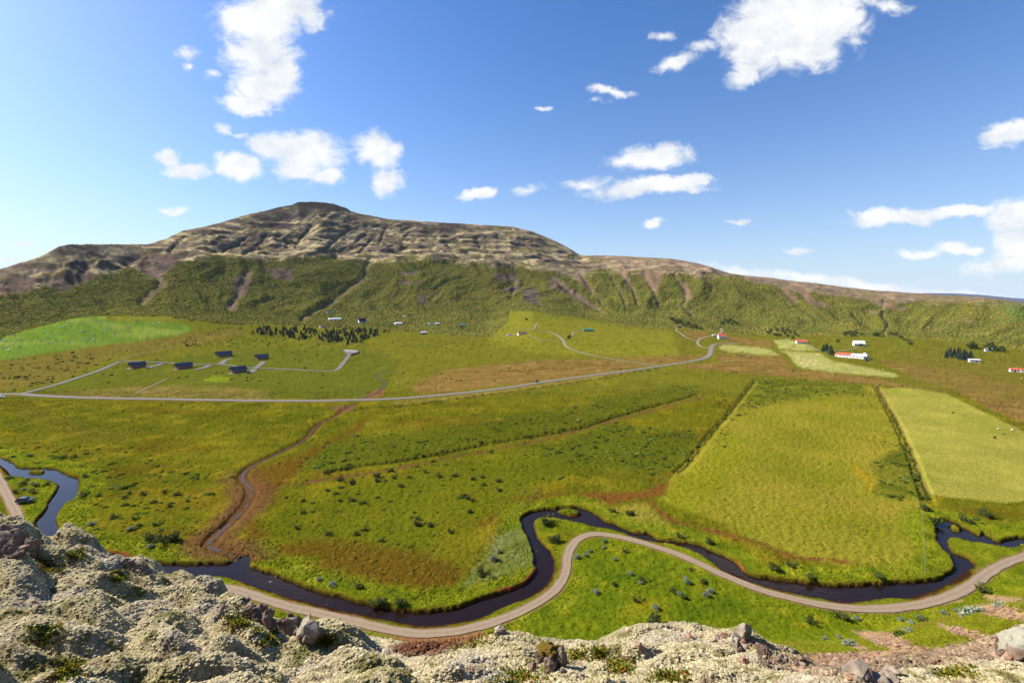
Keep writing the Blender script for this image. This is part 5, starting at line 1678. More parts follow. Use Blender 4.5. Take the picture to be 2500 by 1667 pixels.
Z5 = lambda p: zoomed(0, 1100, 650 / 2352, p)
Z6 = lambda p: zoomed(600, 1100, 650 / 2352, p)
Z7 = lambda p: zoomed(1200, 1100, 650 / 2352, p)
Z8 = lambda p: zoomed(1850, 1100, 650 / 2352, p)
Z9 = lambda p: zoomed(1850, 1367, 650 / 2352, p)
BUSHES = [
    (DBUSH, Z6([(895, 165), (710, 195), (1280, 180), (830, 260), (940, 288), (1160, 230), (1170, 272)]), 1.7, 'dark rounded bush at the western end of the long ditch'),
    (BUSH, Z6([(1370, 315), (1310, 240), (1450, 240), (1580, 190), (1710, 225), (1850, 225), (2090, 235), (2000, 250), (2230, 275), (2240, 355)]), 1.4, 'low olive willow bush just south of the long ditch'),
    (BUSH, Z6([(720, 355), (790, 385), (505, 440), (835, 445), (505, 555), (450, 680), (725, 740), (980, 735), (1050, 700), (1200, 795)]), 1.2, 'low willow bush on the western part of the river meadow'),
    (DBUSH, Z6([(940, 440), (1035, 462), (1930, 395), (1960, 425), (2000, 440), (1980, 545), (1520, 605), (1520, 655), (1625, 665), (1805, 718)]), 1.3, 'dark bush standing out on the middle of the river meadow'),
    (DBUSH, Z6([(2080, 1095), (1365, 1360), (1000, 1210), (1200, 1350), (1150, 1350)]), 1.7, 'dark leafy bush on the inner bank of the river bend'),
    (GBUSH, Z6([(640, 1145), (760, 1180), (2190, 960), (2240, 900)]), 1.2, 'grey-green willow bush on the far river bank'),
    (DBUSH, Z7([(1070, 535), (1235, 565)]), 1.4, 'dark bush on the pale grass above the narrow river reach'),
    (DBUSH, Z7([(560, 800), (500, 650)]), 2.2, 'big dark bush on the tongue of land inside the river loop'),
    (DBUSH, Z7([(1670, 765), (1920, 815), (1210, 560)]), 1.5, 'dark bush among the herbs on the far bank of the narrow reach'),
    (GBUSH, Z7([(1000, 805), (995, 855), (870, 890), (825, 925), (750, 945), (1090, 965), (930, 1260), (1320, 1175), (1710, 1135), (1725, 1165), (1660, 1270), (1930, 1250), (1895, 1285), (1235, 1095), (1450, 1395)]), 1.05, 'silvery grey willow bush on the bright grass below the track bend'),
    (DBUSH, Z7([(1180, 890), (1760, 1055), (1335, 1150), (1870, 1165), (1590, 1235), (1700, 1300), (1280, 1330), (1080, 1185)]), 1.0, 'small dark bush on the bright grass below the track bend'),
    (DBUSH, Z7([(1440, 1545)]), 2.6, 'large round dark green bush right behind the mossy ledge'),
    (DBUSH, Z8([(145, 1050), (460, 1130), (1070, 1125), (290, 1020)]), 1.6, 'dark round bush on the far bank of the long right-hand reach'),
    (DBUSH, Z8([(1980, 560), (1840, 625), (2030, 585), (1570, 640), (1470, 520)]), 2.3, 'dark willow bush near the upper right-hand river bend'),
    (DBUSH, Z8([(740, 1475), (1985, 1240)]), 1.5, 'round dark bush beside the gravel track on the right'),
    (DBUSH, Z8([(460, 1510), (680, 1310), (1170, 1290)]), 1.2, 'small dark bush near the right-hand gravel track'),
    (GBUSH, Z8([(1890, 1490)]), 1.7, 'largest pale blue-green willow bush beside the scree on the right slope'),
    (GBUSH, Z9([(720, 690), (585, 695), (800, 840), (2120, 585), (1835, 575), (1970, 590), (1370, 570), (1260, 530), (860, 525), (1430, 515), (1760, 455), (1350, 640), (1630, 465)]), 0.95, 'pale blue-green willow bush on the dry slope below the ledge'),
    (DBUSH, Z9([(1240, 815), (1450, 545)]), 1.0, 'dark green bush on the scree of the right slope'),
    (DBUSH, Z5([(1360, 790), (1500, 800)]), 2.4, 'large dark willow clump on the spit between river and stream'),
    (DBUSH, Z5([(1200, 605), (1230, 665), (1380, 660), (1000, 600)]), 1.3, 'dark bush on the spit between river and stream'),
    (BUSH, Z5([(270, 50), (560, 60), (660, 60), (760, 230), (110, 60), (870, 400), (740, 400)]), 1.5, 'willow bush on the far bank at the left river bend'),
    (GBUSH, Z5([(210, 350), (290, 300), (240, 260), (800, 660), (1150, 700), (1340, 850), (690, 700)]), 1.2, 'grey willow bush on the river flats at the left'),
    (BUSH, Z5([(130, 370), (300, 370), (200, 300), (330, 310), (420, 300), (70, 250)]), 1.4, 'green willow bush on the flat beside the parked car'),
    (BUSH, Z5([(1450, 370), (1560, 390), (1650, 450), (1350, 460), (1270, 380), (1140, 380), (1500, 490), (1100, 420)]), 1.2, 'low willow bush on the meadow west of the stream'),
]
for kinds, pts, sc_, lab in BUSHES:
    for px, py in pts:
        plant('willow_bush', kinds, px, py, sc_ * random.uniform(0.6, 0.9), lab, 'bush', lab.split(' ', 2)[2] if len(pts) > 1 else None, part=('foliage', 'stem'))

# ------------------------------------------------------------------ houses, cabins, barns
M_WHITE = mat_plain('white_painted_wall', (0.62, 0.61, 0.58), var=0.06)
M_LOG = mat_plain('red_brown_log', (0.36, 0.15, 0.075), var=0.3, scale=2, bump=0.3)
M_DECK = mat_plain('weathered_deck', (0.26, 0.18, 0.10), var=0.25, scale=4)
M_SLATE = mat_plain('dark_slate_roof', (0.10, 0.106, 0.12), rough=0.95, spec=0.05, var=0.25, scale=2)
M_RED = mat_plain('red_iron_roof', (0.46, 0.10, 0.055), rough=0.6, var=0.15)
M_GREENROOF = mat_plain('green_iron_roof', (0.05, 0.20, 0.13), rough=0.5, var=0.15)
M_BLUEROOF = mat_plain('blue_black_roof', (0.03, 0.04, 0.07), rough=0.5, var=0.2)
M_WROOF = mat_plain('white_iron_roof', (0.66, 0.67, 0.68), rough=0.5, var=0.08)
M_TURF = mat_plain('dry_turf_roof', (0.24, 0.15, 0.06), rough=0.95, var=0.35, scale=5, bump=0.6)
M_STONE = mat_plain('grey_stone_wall', (0.24, 0.21, 0.18), var=0.35, scale=3)
M_GLASS = mat_plain('window_glass', (0.03, 0.035, 0.045), rough=0.08, spec=0.6, var=0.1)
M_FRAME = mat_plain('white_frame', (0.6, 0.6, 0.58), var=0.05)
M_DARKWOOD = mat_plain('dark_stained_wood', (0.07, 0.045, 0.03), var=0.3, scale=3)
M_CONC = mat_plain('concrete', (0.34, 0.33, 0.31), var=0.15)
M_TYRE = mat_plain('tyre_rubber', (0.02, 0.02, 0.02))
M_METAL = mat_plain('bare_metal', (0.45, 0.45, 0.46), rough=0.35, metallic=0.8, var=0.1)
M_LIGHTWOOD = mat_plain('new_pale_wood', (0.46, 0.34, 0.19), var=0.15)


def gable(l, d, wh, rh):
    """walls with two gables; long side along x"""
    b = MB()
    o = [(-d / 2, -1.2), (d / 2, -1.2), (d / 2, wh), (0, wh + rh), (-d / 2, wh)]
    n = 5
    v = [(-l / 2, y, z) for y, z in o] + [(l / 2, y, z) for y, z in o]
    f = [(k, (k + 1) % n, n + (k + 1) % n, n + k) for k in range(n)] + [tuple(range(n - 1, -1, -1)), tuple(range(n, 2 * n))]
    return b.add(v, f)


def roof_slabs(l, d, wh, rh, over=0.5, th=0.2):
    b = MB()
    for s in (-1, 1):
        e = d / 2 + over
        ze = wh - rh * over / (d / 2)
        o = [(0, wh + rh + 0.03), (s * e, ze + 0.03), (s * e, ze + 0.03 + th), (0, wh + rh + 0.03 + th)]
        v = [(-l / 2 - over, y, z) for y, z in o] + [(l / 2 + over, y, z) for y, z in o]
        f = [(k, (k + 1) % 4, 4 + (k + 1) % 4, 4 + k) for k in range(4)] + [(3, 2, 1, 0), (4, 5, 6, 7)]
        b.add(v, f)
    return b


def window(t, x, y, z, w, h, axis='y', frame=M_FRAME):
    """a glazed window let into a wall that faces -y (or -x)"""
    fr, gl = MB(), MB()
    tk = 0.07
    if axis == 'y':
        fr.box(x - w / 2 - tk, x + w / 2 + tk, y - 0.06, y + 0.02, z - tk, z).box(x - w / 2 - tk, x + w / 2 + tk, y - 0.06, y + 0.02, z + h, z + h + tk)
        fr.box(x - w / 2 - tk, x - w / 2, y - 0.058, y + 0.018, z, z + h).box(x + w / 2, x + w / 2 + tk, y - 0.058, y + 0.018, z, z + h).box(x - 0.03, x + 0.03, y - 0.056, y, z, z + h)
        gl.box(x - w / 2, x + w / 2, y - 0.03, y - 0.005, z, z + h)
    else:
        fr.box(y - 0.06, y + 0.02, x - w / 2 - tk, x + w / 2 + tk, z - tk, z).box(y - 0.06, y + 0.02, x - w / 2 - tk, x + w / 2 + tk, z + h, z + h + tk)
        fr.box(y - 0.058, y + 0.018, x - w / 2 - tk, x - w / 2, z, z + h).box(y - 0.058, y + 0.018, x + w / 2, x + w / 2 + tk, z, z + h)
        gl.box(y - 0.03, y - 0.005, x - w / 2, x + w / 2, z, z + h)
    f = link('window', fr.mesh('window', frame), None, t)
    link('pane', gl.mesh('pane', M_GLASS), None, f)


def site(px, py, wpx):
    p = land(px, py)[0]
    z = min(ground_at(p[0] + dx, p[1] + dy) for dx in (-6, 0, 6) for dy in (-3, 3))
    fwd = p[1] * CP - (p[2] - CAMZ) * SP
    return (p[0], p[1], float(max(z, p[2] - 1.0))), wpx * fwd / FPX


def house(name, px, py, wpx, label, cat='house', wall=None, roof=None, depth=0.65, wall_h=2.7, pitch=0.75, rotz=0.0, nwin=4, chimney=True, door=True, frame=None, group=None):
    loc, l = site(px, py, wpx)
    d = min(9.0, max(3.0, l * depth))
    rh = d / 2 * pitch
    t = thing(name, label, cat, loc, rotz + 0.3 + math.atan2(-loc[0], loc[1]), group)
    link('wall', gable(l, d, wall_h, rh).mesh('wall', wall or M_WHITE), None, t)
    r = link('roof', roof_slabs(l, d, wall_h, rh, min(0.5, l * 0.05)).mesh('roof', roof or M_RED), None, t)
    if chimney:
        link('chimney', MB().box(l * 0.15, l * 0.15 + 0.7, -0.35, 0.35, wall_h + rh * 0.6, wall_h + rh + 0.9).mesh('chimney', M_CONC), None, r)
    for k in range(nwin):
        x = -l / 2 + l * (k + 0.5) / nwin
        if door and k == nwin // 2:
            dd = link('door', MB().box(x - 0.5, x + 0.5, -d / 2 - 0.05, -d / 2 + 0.02, 0.05, 2.1).mesh('door', M_DARKWOOD), None, t)
            link('handle', MB().box(x + 0.34, x + 0.4, -d / 2 - 0.10, -d / 2 - 0.052, 0.95, 1.12).mesh('handle', M_METAL), None, dd)
        else:
            window(t, x, -d / 2, 0.95, min(1.3, l / nwin * 0.5), 1.15, frame=frame or M_FRAME)
    window(t, 0, -l / 2, 0.95, min(1.4, d * 0.3), 1.2, 'x', frame or M_FRAME)
    return t, l, d, rh


def cabin(px, py, wpx, label, rotz=0.0, pale_deck=False):
    loc, l = site(px, py, wpx)
    l *= 0.70
    d, wh = l * 0.52, 3.3
    rh = d / 2 * 0.82
    t = thing('log_cabin', label, 'cabin', loc, rotz + 0.42 + math.atan2(-loc[0], loc[1]), 'log cabins of the holiday park')
    w = gable(l, d, wh, rh)
    link('wall', w.mesh('wall', M_LOG), None, t)
    for k in range(9):                                   # the round logs of the long wall
        lg = MB()
        z = 0.16 + 0.32 * k
        lg.tube((-l / 2 - 0.25, -d / 2 - 0.02, z), (l / 2 + 0.25, -d / 2 - 0.02, z), 0.15, 0.15, 7)
        link('log', lg.mesh('log', M_LOG), None, t)
    r = link('roof', roof_slabs(l * 1.12, d, wh, rh, 0.7, 0.25).mesh('roof', M_SLATE), None, t)
    link('chimney', MB().tube((l * 0.2, 0.8, wh + rh * 0.5), (l * 0.2, 0.8, wh + rh + 0.8), 0.2, 0.2, 8).mesh('chimney', M_METAL), None, r)
    r.location.x = -l * 0.04
    dm = M_LIGHTWOOD if pale_deck else M_DECK
    dk = link('deck', MB().box(-l / 2 - 3.2, l / 2 - 1.0, -d / 2 - 2.6, -d / 2 - 0.2, -0.6, 0.12).box(-l / 2 - 3.2, -l / 2 - 0.02, -d / 2 - 0.19, d / 2, -0.6, 0.118).mesh('deck', dm), None, t)
    rail = MB()
    rail.box(-l / 2 - 3.2, l / 2 - 1.0, -d / 2 - 2.6, -d / 2 - 2.5, 0.9, 1.02).box(-l / 2 - 3.2, -l / 2 - 3.1, -d / 2 - 2.49, d / 2, 0.9, 1.02)
    for k in range(9):
        x = -l / 2 - 3.2 + k * (l + 2.1) / 8
        rail.box(x, x + 0.1, -d / 2 - 2.58, -d / 2 - 2.5, 0.1, 0.9)
    for k in range(1, 6):
        y = -d / 2 - 2.5 + k * (d + 2.4) / 5
        rail.box(-l / 2 - 3.18, -l / 2 - 3.1, y, y + 0.1, 0.1, 0.9)
    link('railing', rail.mesh('railing', dm), None, dk)
    for k, x in enumerate((-l * 0.36, -l * 0.02, l * 0.34)):
        if k == 1:
            dd = link('door', MB().box(x - 0.9, x + 0.9, -d / 2 - 0.22, -d / 2 - 0.1, 0.12, 2.2).mesh('door', M_FRAME), None, t)
            link('pane', MB().box(x - 0.75, x + 0.75, -d / 2 - 0.24, -d / 2 - 0.222, 0.4, 2.05).mesh('pane', M_GLASS), None, dd)
        else:
            window(t, x, -d / 2 - 0.16, 0.9, 1.3, 1.2)
    window(t, 0, -l / 2, 0.9, 1.5, 1.2, 'x')
    for y in (-d / 2 + 0.1, d / 2 - 0.2):
        link('post', MB().box(-l / 2 - 1.6, -l / 2 - 1.42, y, y + 0.18, 0.12, wh).mesh('post', M_LOG), None, t)
    return t


cabin(337, 897, 39, 'log cabin nearest the road junction, a white car parked beside it', -0.1)
cabin(450, 899, 42, 'second log cabin from the road junction, with a short drive at its right', -0.15)
cabin(548, 869, 40, 'log cabin farthest up the slope, with a pale wooden deck fence', -0.15, True)
cabin(640, 876, 34, 'log cabin at the end of the loop drive, farthest right of the five', -0.15)
cabin(583, 909, 42, 'log cabin nearest the main road, beside the light green lawn', 0.0)

house('white_house', 817, 781, 28, 'long low white house on the wooded slope above the spruce plantation', roof=M_WROOF, pitch=0.35, nwin=5)
house('white_house', 804, 764, 13, 'small grey-roofed cottage half hidden in the birch wood, topmost on the slope', wall=M_WHITE, roof=M_SLATE, pitch=0.5, nwin=3)
house('white_house', 884, 788, 17, 'white house with steep blue-black roof and a deck beside it', roof=M_BLUEROOF, pitch=1.25, wall_h=3.6, depth=0.8, nwin=3)
house('white_house', 972, 791, 17, 'low white house in the birch wood right of the blue-roofed house', roof=M_WROOF, pitch=0.3, nwin=3)
house('summer_house', 1053, 792, 12, 'small green-roofed summer house, left one of a pair in the wood', wall=M_WHITE, roof=M_GREENROOF, pitch=0.5, nwin=2, chimney=False)
house('summer_house', 1068, 792, 9, 'tiny white summer house right beside the small green-roofed one', wall=M_WHITE, roof=M_WROOF, pitch=0.5, nwin=2, chimney=False)
house('summer_house', 1128, 797, 16, 'brown summer house with green roof at the right end of the wood', wall=M_DARKWOOD, roof=M_GREENROOF, pitch=0.5, nwin=3)
house('summer_house', 1034, 815, 13, 'dark cabin with pale roof alone on the meadow below the wood', wall=M_DARKWOOD, roof=M_WROOF, pitch=0.35, nwin=3, chimney=False)
house('summer_house', 788, 800, 14, 'cottage with red roof behind the gap of the spruce plantation', wall=M_WHITE, roof=M_RED, pitch=0.7, nwin=3)
house('summer_house', 824, 799, 8, 'small hut with red roof half sunk in the spruce plantation', wall=M_DARKWOOD, roof=M_RED, pitch=0.7, nwin=2, chimney=False)
house('summer_house', 987, 773, 5, 'tiny white hut high in the birch wood', wall=M_WHITE, roof=M_WROOF, nwin=2, chimney=False)
house('farm_house', 1274, 816, 20, 'house with brown turf roof and white base on the mown knoll', wall=M_WHITE, roof=M_TURF, pitch=0.8, nwin=4, wall_h=2.2)
house('barn', 1435, 808, 24, 'long low stone barn with dark green roof beside the farm road', 'barn', wall=M_STONE, roof=M_GREENROOF, pitch=0.5, nwin=5, depth=0.4, chimney=False)
house('farm_house', 1762, 827, 17, 'two-storey white farmhouse with red roof at the end of the road', roof=M_RED, pitch=0.9, wall_h=5.0, depth=0.8, nwin=3)
house('shed', 1742, 821, 6, 'tiny white shed left of the red-roofed two-storey farmhouse', 'shed', roof=M_WROOF, nwin=2, chimney=False, pitch=0.4)
house('farm_house', 1657, 799, 8, 'small dark house among the trees of the loose grove', wall=M_DARKWOOD, roof=M_SLATE, nwin=2)
house('farm_house', 1956, 838, 22, 'white farmhouse with red roof on the pale cut field beside the grove', roof=M_RED, pitch=0.7, nwin=4)
house('farm_house', 2096, 844, 22, 'white-roofed farmhouse with a dark tree in front of it', roof=M_WROOF, pitch=0.9, nwin=4, wall_h=3.2)
house('farm_house', 2412, 858, 12, 'white house among the garden trees at the far right', roof=M_WROOF, pitch=0.7, nwin=3, wall_h=3.2)
house('shed', 2378, 884, 19, 'white flat-roofed shed at the end of the grey-green spruce block', 'shed', roof=M_WROOF, pitch=0.2, nwin=4, chimney=False)
house('farm_house', 2476, 907, 16, 'low house with bright red roof near the right edge of the view', roof=M_RED, pitch=0.6, nwin=3, wall_h=2.3)
house('farm_house', 2497, 909, 9, 'red-roofed house cut by the right edge of the view', roof=M_RED, pitch=0.6, nwin=2, wall_h=2.3, chimney=False)


def long_barn():
    loc, l = site(2079, 873, 64)
    t = thing('barn', 'very long white barn, half its roof red and a round silo behind', 'barn', loc, -0.3 + math.atan2(-loc[0], loc[1]))
    d, wh = 8.0, 3.2
    link('wall', gable(l, d, wh, 1.6).mesh('wall', M_WHITE), None, t)
    for nm, x0, x1, mt in (('roof', -l / 2, 0, M_RED), ('roof', 0, l / 2, M_WROOF)):
        r = roof_slabs(x1 - x0 - 0.9, d, wh, 1.6, 0.45)
        o = link(nm, r.mesh('roof', mt), None, t)
        o.location.x = (x0 + x1) / 2
    for k in range(9):
        window(t, -l / 2 + l * (k + 0.5) / 9, -d / 2, 1.2, 1.2, 0.8)
    link('door', MB().box(l * 0.42, l * 0.42 + 2.4, -d / 2 - 0.06, -d / 2 + 0.02, 0, 2.6).mesh('door', M_DARKWOOD), None, t)
    s = MB().tube((l * 0.36, 5.6, -1), (l * 0.36, 5.6, 4.6), 1.8, 1.8, 14)
    for k in range(3):
        a0, a1 = k * 0.5, (k + 1) * 0.5
        s.tube((l * 0.36, 5.6, 4.6 + 1.8 * math.sin(a0)), (l * 0.36, 5.6, 4.6 + 1.8 * math.sin(a1)), 1.8 * math.cos(a0), 1.8 * math.cos(a1), 14, k == 2)
    link('silo', s.mesh('silo', M_WROOF, True), None, t)


long_barn()

# three white caravans by the turf-roofed house
def caravan(px, py, label):
    loc, _ = site(px, py, 5)
    t = thing('caravan', label, 'caravan', loc, random.uniform(-.4, .4))
    b = MB().prism([(-2.4, 0.5), (2.3, 0.5), (2.5, 1.4), (2.1, 2.5), (-2.1, 2.6), (-2.5, 1.5)], -1.1, 1.1)
    link('body', b.mesh('body', M_WROOF), None, t)
    for x in (-1.2, 1.0):
        link('window', MB().box(x - 0.5, x + 0.5, -1.13, -1.09, 1.4, 2.0).mesh('window', M_GLASS), None, t)
    for s in (-1, 1):
        link('wheel', MB().tube((0, s * 1.0 - 0.1, 0.32), (0, s * 1.0 + 0.1, 0.32), 0.34, 0.34, 12).mesh('wheel', M_TYRE), None, t)
    link('drawbar', MB().box(2.5, 3.6, -0.06, 0.06, 0.45, 0.55).mesh('drawbar', M_METAL), None, t)


caravan(1240, 819, 'white caravan at the left end of the row by the turf-roofed house')
caravan(1246, 818, 'white caravan in the middle of the row by the turf-roofed house')
caravan(1252, 819, 'white caravan nearest the turf-roofed house')


# ------------------------------------------------------------------ cars
def car(px, py, paint_c, label, rotz, name='parked_car', suv=False):
    p = land(px, py)[0]
    t = thing(name, label, 'car', (p[0], p[1], p[2] + 0.05), rotz)
    mt = mat_plain('car_paint', paint_c, rough=0.25, spec=0.5, var=0.04)
    h = 0.16 if suv else 0.0
    body = [(-2.2, 0.42), (2.15, 0.42), (2.28, 0.62), (2.22, 0.88 + h), (1.2, 1.0 + h), (0.55, 1.5 + h), (-1.5, 1.56 + h), (-2.15, 1.05 + h), (-2.3, 0.8)]
    me = MB().prism(body, -0.88, 0.88).mesh('body', mt)
    bm = bmesh.new(); bm.from_mesh(me)
    bmesh.ops.bevel(bm, geom=[e for e in bm.edges], offset=0.09, segments=2, affect='EDGES', clamp_overlap=True)
    bm.to_mesh(me); bm.free()
    b = link('body', me, None, t)
    for s in (-1, 1):
        link('side_window', MB().prism([(-1.7, 1.08 + h), (0.95, 1.06 + h), (0.5, 1.42 + h), (-1.4, 1.47 + h)], s * 0.885 - 0.012, s * 0.885 + 0.012).mesh('side_window', M_GLASS), None, t)
        for x in (-1.35, 1.35):
            w = link('wheel', MB().tube((x, s * 0.86 - 0.11, 0.36), (x, s * 0.86 + 0.11, 0.36), 0.36, 0.36, 16).mesh('wheel', M_TYRE), None, t)
            link('rim', MB().tube((x, s * 0.93 - 0.06, 0.36), (x, s * 0.93 + 0.06, 0.36), 0.2, 0.2, 12).mesh('rim', M_METAL), None, w)
        link('headlight', MB().box(2.2, 2.27, s * 0.6 - 0.2, s * 0.6 + 0.2, 0.66, 0.8).mesh('headlight', M_WROOF), None, t)
        link('tail_light', MB().box(-2.29, -2.22, s * 0.66 - 0.12, s * 0.66 + 0.12, 0.8, 1.0).mesh('tail_light', M_RED), None, t)
        link('mirror', MB().box(0.62, 0.8, s * 1.0 - 0.1, s * 1.0 + 0.1, 1.02 + h, 1.16 + h).mesh('mirror', mt), None, t)
    v = [(1.17, -0.72, 1.025 + h), (1.17, 0.72, 1.025 + h), (0.58, 0.66, 1.5 + h), (0.58, -0.66, 1.5 + h)]
    link('windscreen', MB().add([(a + 0.03, b_, c_ + 0.02) for a, b_, c_ in v], [(0, 1, 2, 3)]).mesh('windscreen', M_GLASS), None, t)
    v = [(-2.13, -0.7, 1.1 + h), (-2.13, 0.7, 1.1 + h), (-1.56, 0.66, 1.52 + h), (-1.56, -0.66, 1.52 + h)]
    link('rear_window', MB().add([(a - 0.03, b_, c_ + 0.02) for a, b_, c_ in v], [(3, 2, 1, 0)]).mesh('rear_window', M_GLASS), None, t)
    return t


car(62, 1226, (0.06, 0.075, 0.09), 'dark grey estate car parked on the river flat beside the track', 0.25, suv=True)
car(363, 899, (0.65, 0.65, 0.66), 'white car parked at the right end of the first cabin', 0.2)
car(607, 911, (0.07, 0.08, 0.1), 'dark car parked beside the cabin nearest the main road', 0.1, suv=True)
car(3, 971, (0.68, 0.68, 0.68), 'white car at the left end of the road, cut by the edge of the view', 0.0)
car(2116, 881, (0.05, 0.06, 0.09), 'dark farm car parked below the long barn', 0.1, suv=True)
car(2124, 881, (0.4, 0.42, 0.45), 'grey farm car beside the dark one below the long barn', 0.4)

# parking pad with painted bays
pad = land([836, 876, 874, 857, 849], [854.5, 857.5, 863, 867.5, 866])
pm = MB()
ctr = pad[:, :2].mean(0)
zt = float(max(ground_at(p[0], p[1]) for p in pad)) + 0.35
pm.add([(p[0], p[1], zt) for p in pad] + [(p[0], p[1], zt - 2.0) for p in pad], [(0, 1, 2, 3, 4)] + [(k, (k + 1) % 5, 5 + (k + 1) % 5, 5 + k) for k in range(5)])
po = link('parking_area', pm.mesh('parking_area', M_DRIVE), None, kind='structure')
for k in range(8):
    f = 0.12 + 0.76 * k / 7
    a = pad[0] * (1 - f) + pad[1] * f
    q = a + (np.array([*ctr, 0]) - a) * 0.4
    dx = 0.5
    link('bay_line', MB().add([(a[0] - dx, a[1], zt + 0.03), (a[0] + dx, a[1], zt + 0.03), (q[0] + dx, q[1], zt + 0.03), (q[0] - dx, q[1], zt + 0.03)], [(0, 1, 2, 3)]).mesh('bay_line', M_WROOF), None, po)

# ------------------------------------------------------------------ wrapped hay bales
M_BALE = mat_plain('pale_green_wrap', (0.32, 0.50, 0.44), rough=0.4, spec=0.4, var=0.12)
bm_ = MB()
prof = [(0.0, 0.55), (0.08, 0.68), (0.35, 0.72), (0.9, 0.72), (1.17, 0.68), (1.25, 0.55)]
for (z0, r0), (z1, r1) in zip(prof[:-1], prof[1:]):
    bm_.tube((z0 - 0.62, 0, 0.68), (z1 - 0.62, 0, 0.68), r0, r1, 14, False)
bm_.add([(-0.62, 0.55 * math.cos(k * math.pi / 7), 0.68 + 0.55 * math.sin(k * math.pi / 7)) for k in range(14)], [tuple(range(14))])
bm_.add([(0.63, 0.55 * math.cos(k * math.pi / 7), 0.68 + 0.55 * math.sin(k * math.pi / 7)) for k in range(14)], [tuple(range(13, -1, -1))])
BALE = bm_.mesh('hay_bale', M_BALE, True)
BALES = [(790, 268), (600, 318), (615, 320), (560, 357), (530, 360), (625, 350), (740, 392), (712, 400), (692, 403), (380, 412), (397, 412), (455, 418), (130, 432), (848, 310), (890, 323), (935, 322), (977, 337), (932, 372), (978, 370), (932, 390), (905, 405), (815, 415), (1010, 408), (1010, 428), (1075, 383),
         (1158, 347), (1195, 318), (1258, 342), (1150, 392), (1355, 330), (1405, 322), (732, 452), (778, 467), (762, 478), (830, 467), (830, 488), (420, 457), (490, 467), (495, 487), (463, 503), (428, 500), (358, 485), (278, 470), (178, 477), (190, 490), (120, 485), (55, 482), (38, 482), (98, 510), (112, 512), (65, 530), (160, 535), (185, 535), (25, 548), (78, 563), (603, 496), (10, 478)]
for px, py in zoomed(0, 700, 650 / 2352, BALES):
    p = land(px, py)[0]
    link('hay_bale', BALE, None, None, None, 'pale green plastic-wrapped hay bale lying on the mown hay field', 'hay bale', 'wrapped bales on the hay field', (p[0], p[1], p[2] - 0.05), random.uniform(0, 3.1), 1.0)

# ------------------------------------------------------------------ fences
M_POST = mat_plain('grey_fence_post', (0.17, 0.14, 0.10), var=0.25, scale=8)


def fence(pts, n, label):
    w = drape(pts, 1.0, 1)
    p0 = w[0]
    z0 = float(ground_at(p0[0], p0[1]))
    t = thing('wire_fence', label, 'fence', (p0[0], p0[1], z0))
    idx = np.linspace(0, len(w) - 1, n).astype(int)
    pm = MB().box(-0.07, 0.07, -0.07, 0.07, -0.3, 1.25).mesh('post', M_POST)
    tops = []
    for k in idx:
        p = w[k]
        z = float(ground_at(p[0], p[1]))
        link('post', pm, None, t, loc=(p[0] - p0[0], p[1] - p0[1], z - z0))
        tops.append((p[0] - p0[0], p[1] - p0[1], z - z0))
    for h in (0.5, 1.1):
        b = MB()
        for a, c_ in zip(tops[:-1], tops[1:]):
            b.tube((a[0], a[1], a[2] + h), (c_[0], c_[1], c_[2] + h), 0.006, 0.006, 4, False)
        link('wire', b.mesh('wire', M_POST), None, t)


fence([(1120, 1046), (1200, 1031), (1300, 1013), (1366, 1003), (1480, 975)], 40, 'wire fence with grey posts along the upper edge of the willow band')
fence([(2253, 1257), (2257, 1330), (2259, 1400)], 10, 'wire fence with grey posts along the right edge of the yellow meadow')
fence([(1320, 1196), (1295, 1222), (1225, 1290), (1150, 1375)], 30, 'wire fence along the meadow edge beside the river bend')


# ------------------------------------------------------------------ grazing animals
def skin_animal(name, pts, edges, mat, sub=1):
    me = bpy.data.meshes.new(name)
    me.from_pydata([p[:3] for p in pts], edges, [])
    o = bpy.data.objects.new(name, me)
    COL.objects.link(o)
    sk = o.modifiers.new('skin', 'SKIN')
    for v, p in zip(me.skin_vertices[0].data, pts):
        v.radius = (p[3], p[4] if len(p) > 4 else p[3])
    me.skin_vertices[0].data[0].use_root = True
    ss = o.modifiers.new('sub', 'SUBSURF')
    ss.levels = ss.render_levels = sub
    dg = bpy.context.evaluated_depsgraph_get()
    res = bpy.data.meshes.new_from_object(o.evaluated_get(dg))
    bpy.data.objects.remove(o)
    res.materials.clear()
    res.materials.append(mat)
    res.name = name
    return res


def quadruped(name, L_, H_, fat, mat, head_low=True):
    """x forward; body, neck, head, four jointed legs, tail"""
    b = 0.62 * H_
    pts = [(0, 0, b + 0.02 * H_, fat), (0.28 * L_, 0, b + 0.03 * H_, fat * 1.05), (-0.28 * L_, 0, b + 0.05 * H_, fat * 0.98),
           (0.45 * L_, 0, b + 0.02 * H_, fat * 0.5), (0.6 * L_, 0, 0.30 * H_ if head_low else 0.95 * H_, fat * 0.32), (0.72 * L_, 0, 0.10 * H_ if head_low else 0.9 * H_, fat * 0.22),
           (-0.42 * L_, 0, b, fat * 0.35), (-0.46 * L_, 0, b - 0.3 * H_, fat * 0.12)]
    ed = [(0, 1), (0, 2), (1, 3), (3, 4), (4, 5), (2, 6), (6, 7)]
    for sx, root in ((0.3, 1), (-0.32, 2)):
        for s in (-1, 1):
            k = len(pts)
            off = 0.03 * L_ if sx > 0 else -0.05 * L_
            pts += [(sx * L_, s * fat * 0.6, b - 0.22 * H_, fat * 0.36), (sx * L_ + off, s * fat * 0.62, 0.28 * H_, fat * 0.18), (sx * L_, s * fat * 0.62, 0.02, fat * 0.15)]
            ed += [(root, k), (k, k + 1), (k + 1, k + 2)]
    return skin_animal(name, pts, ed, mat)


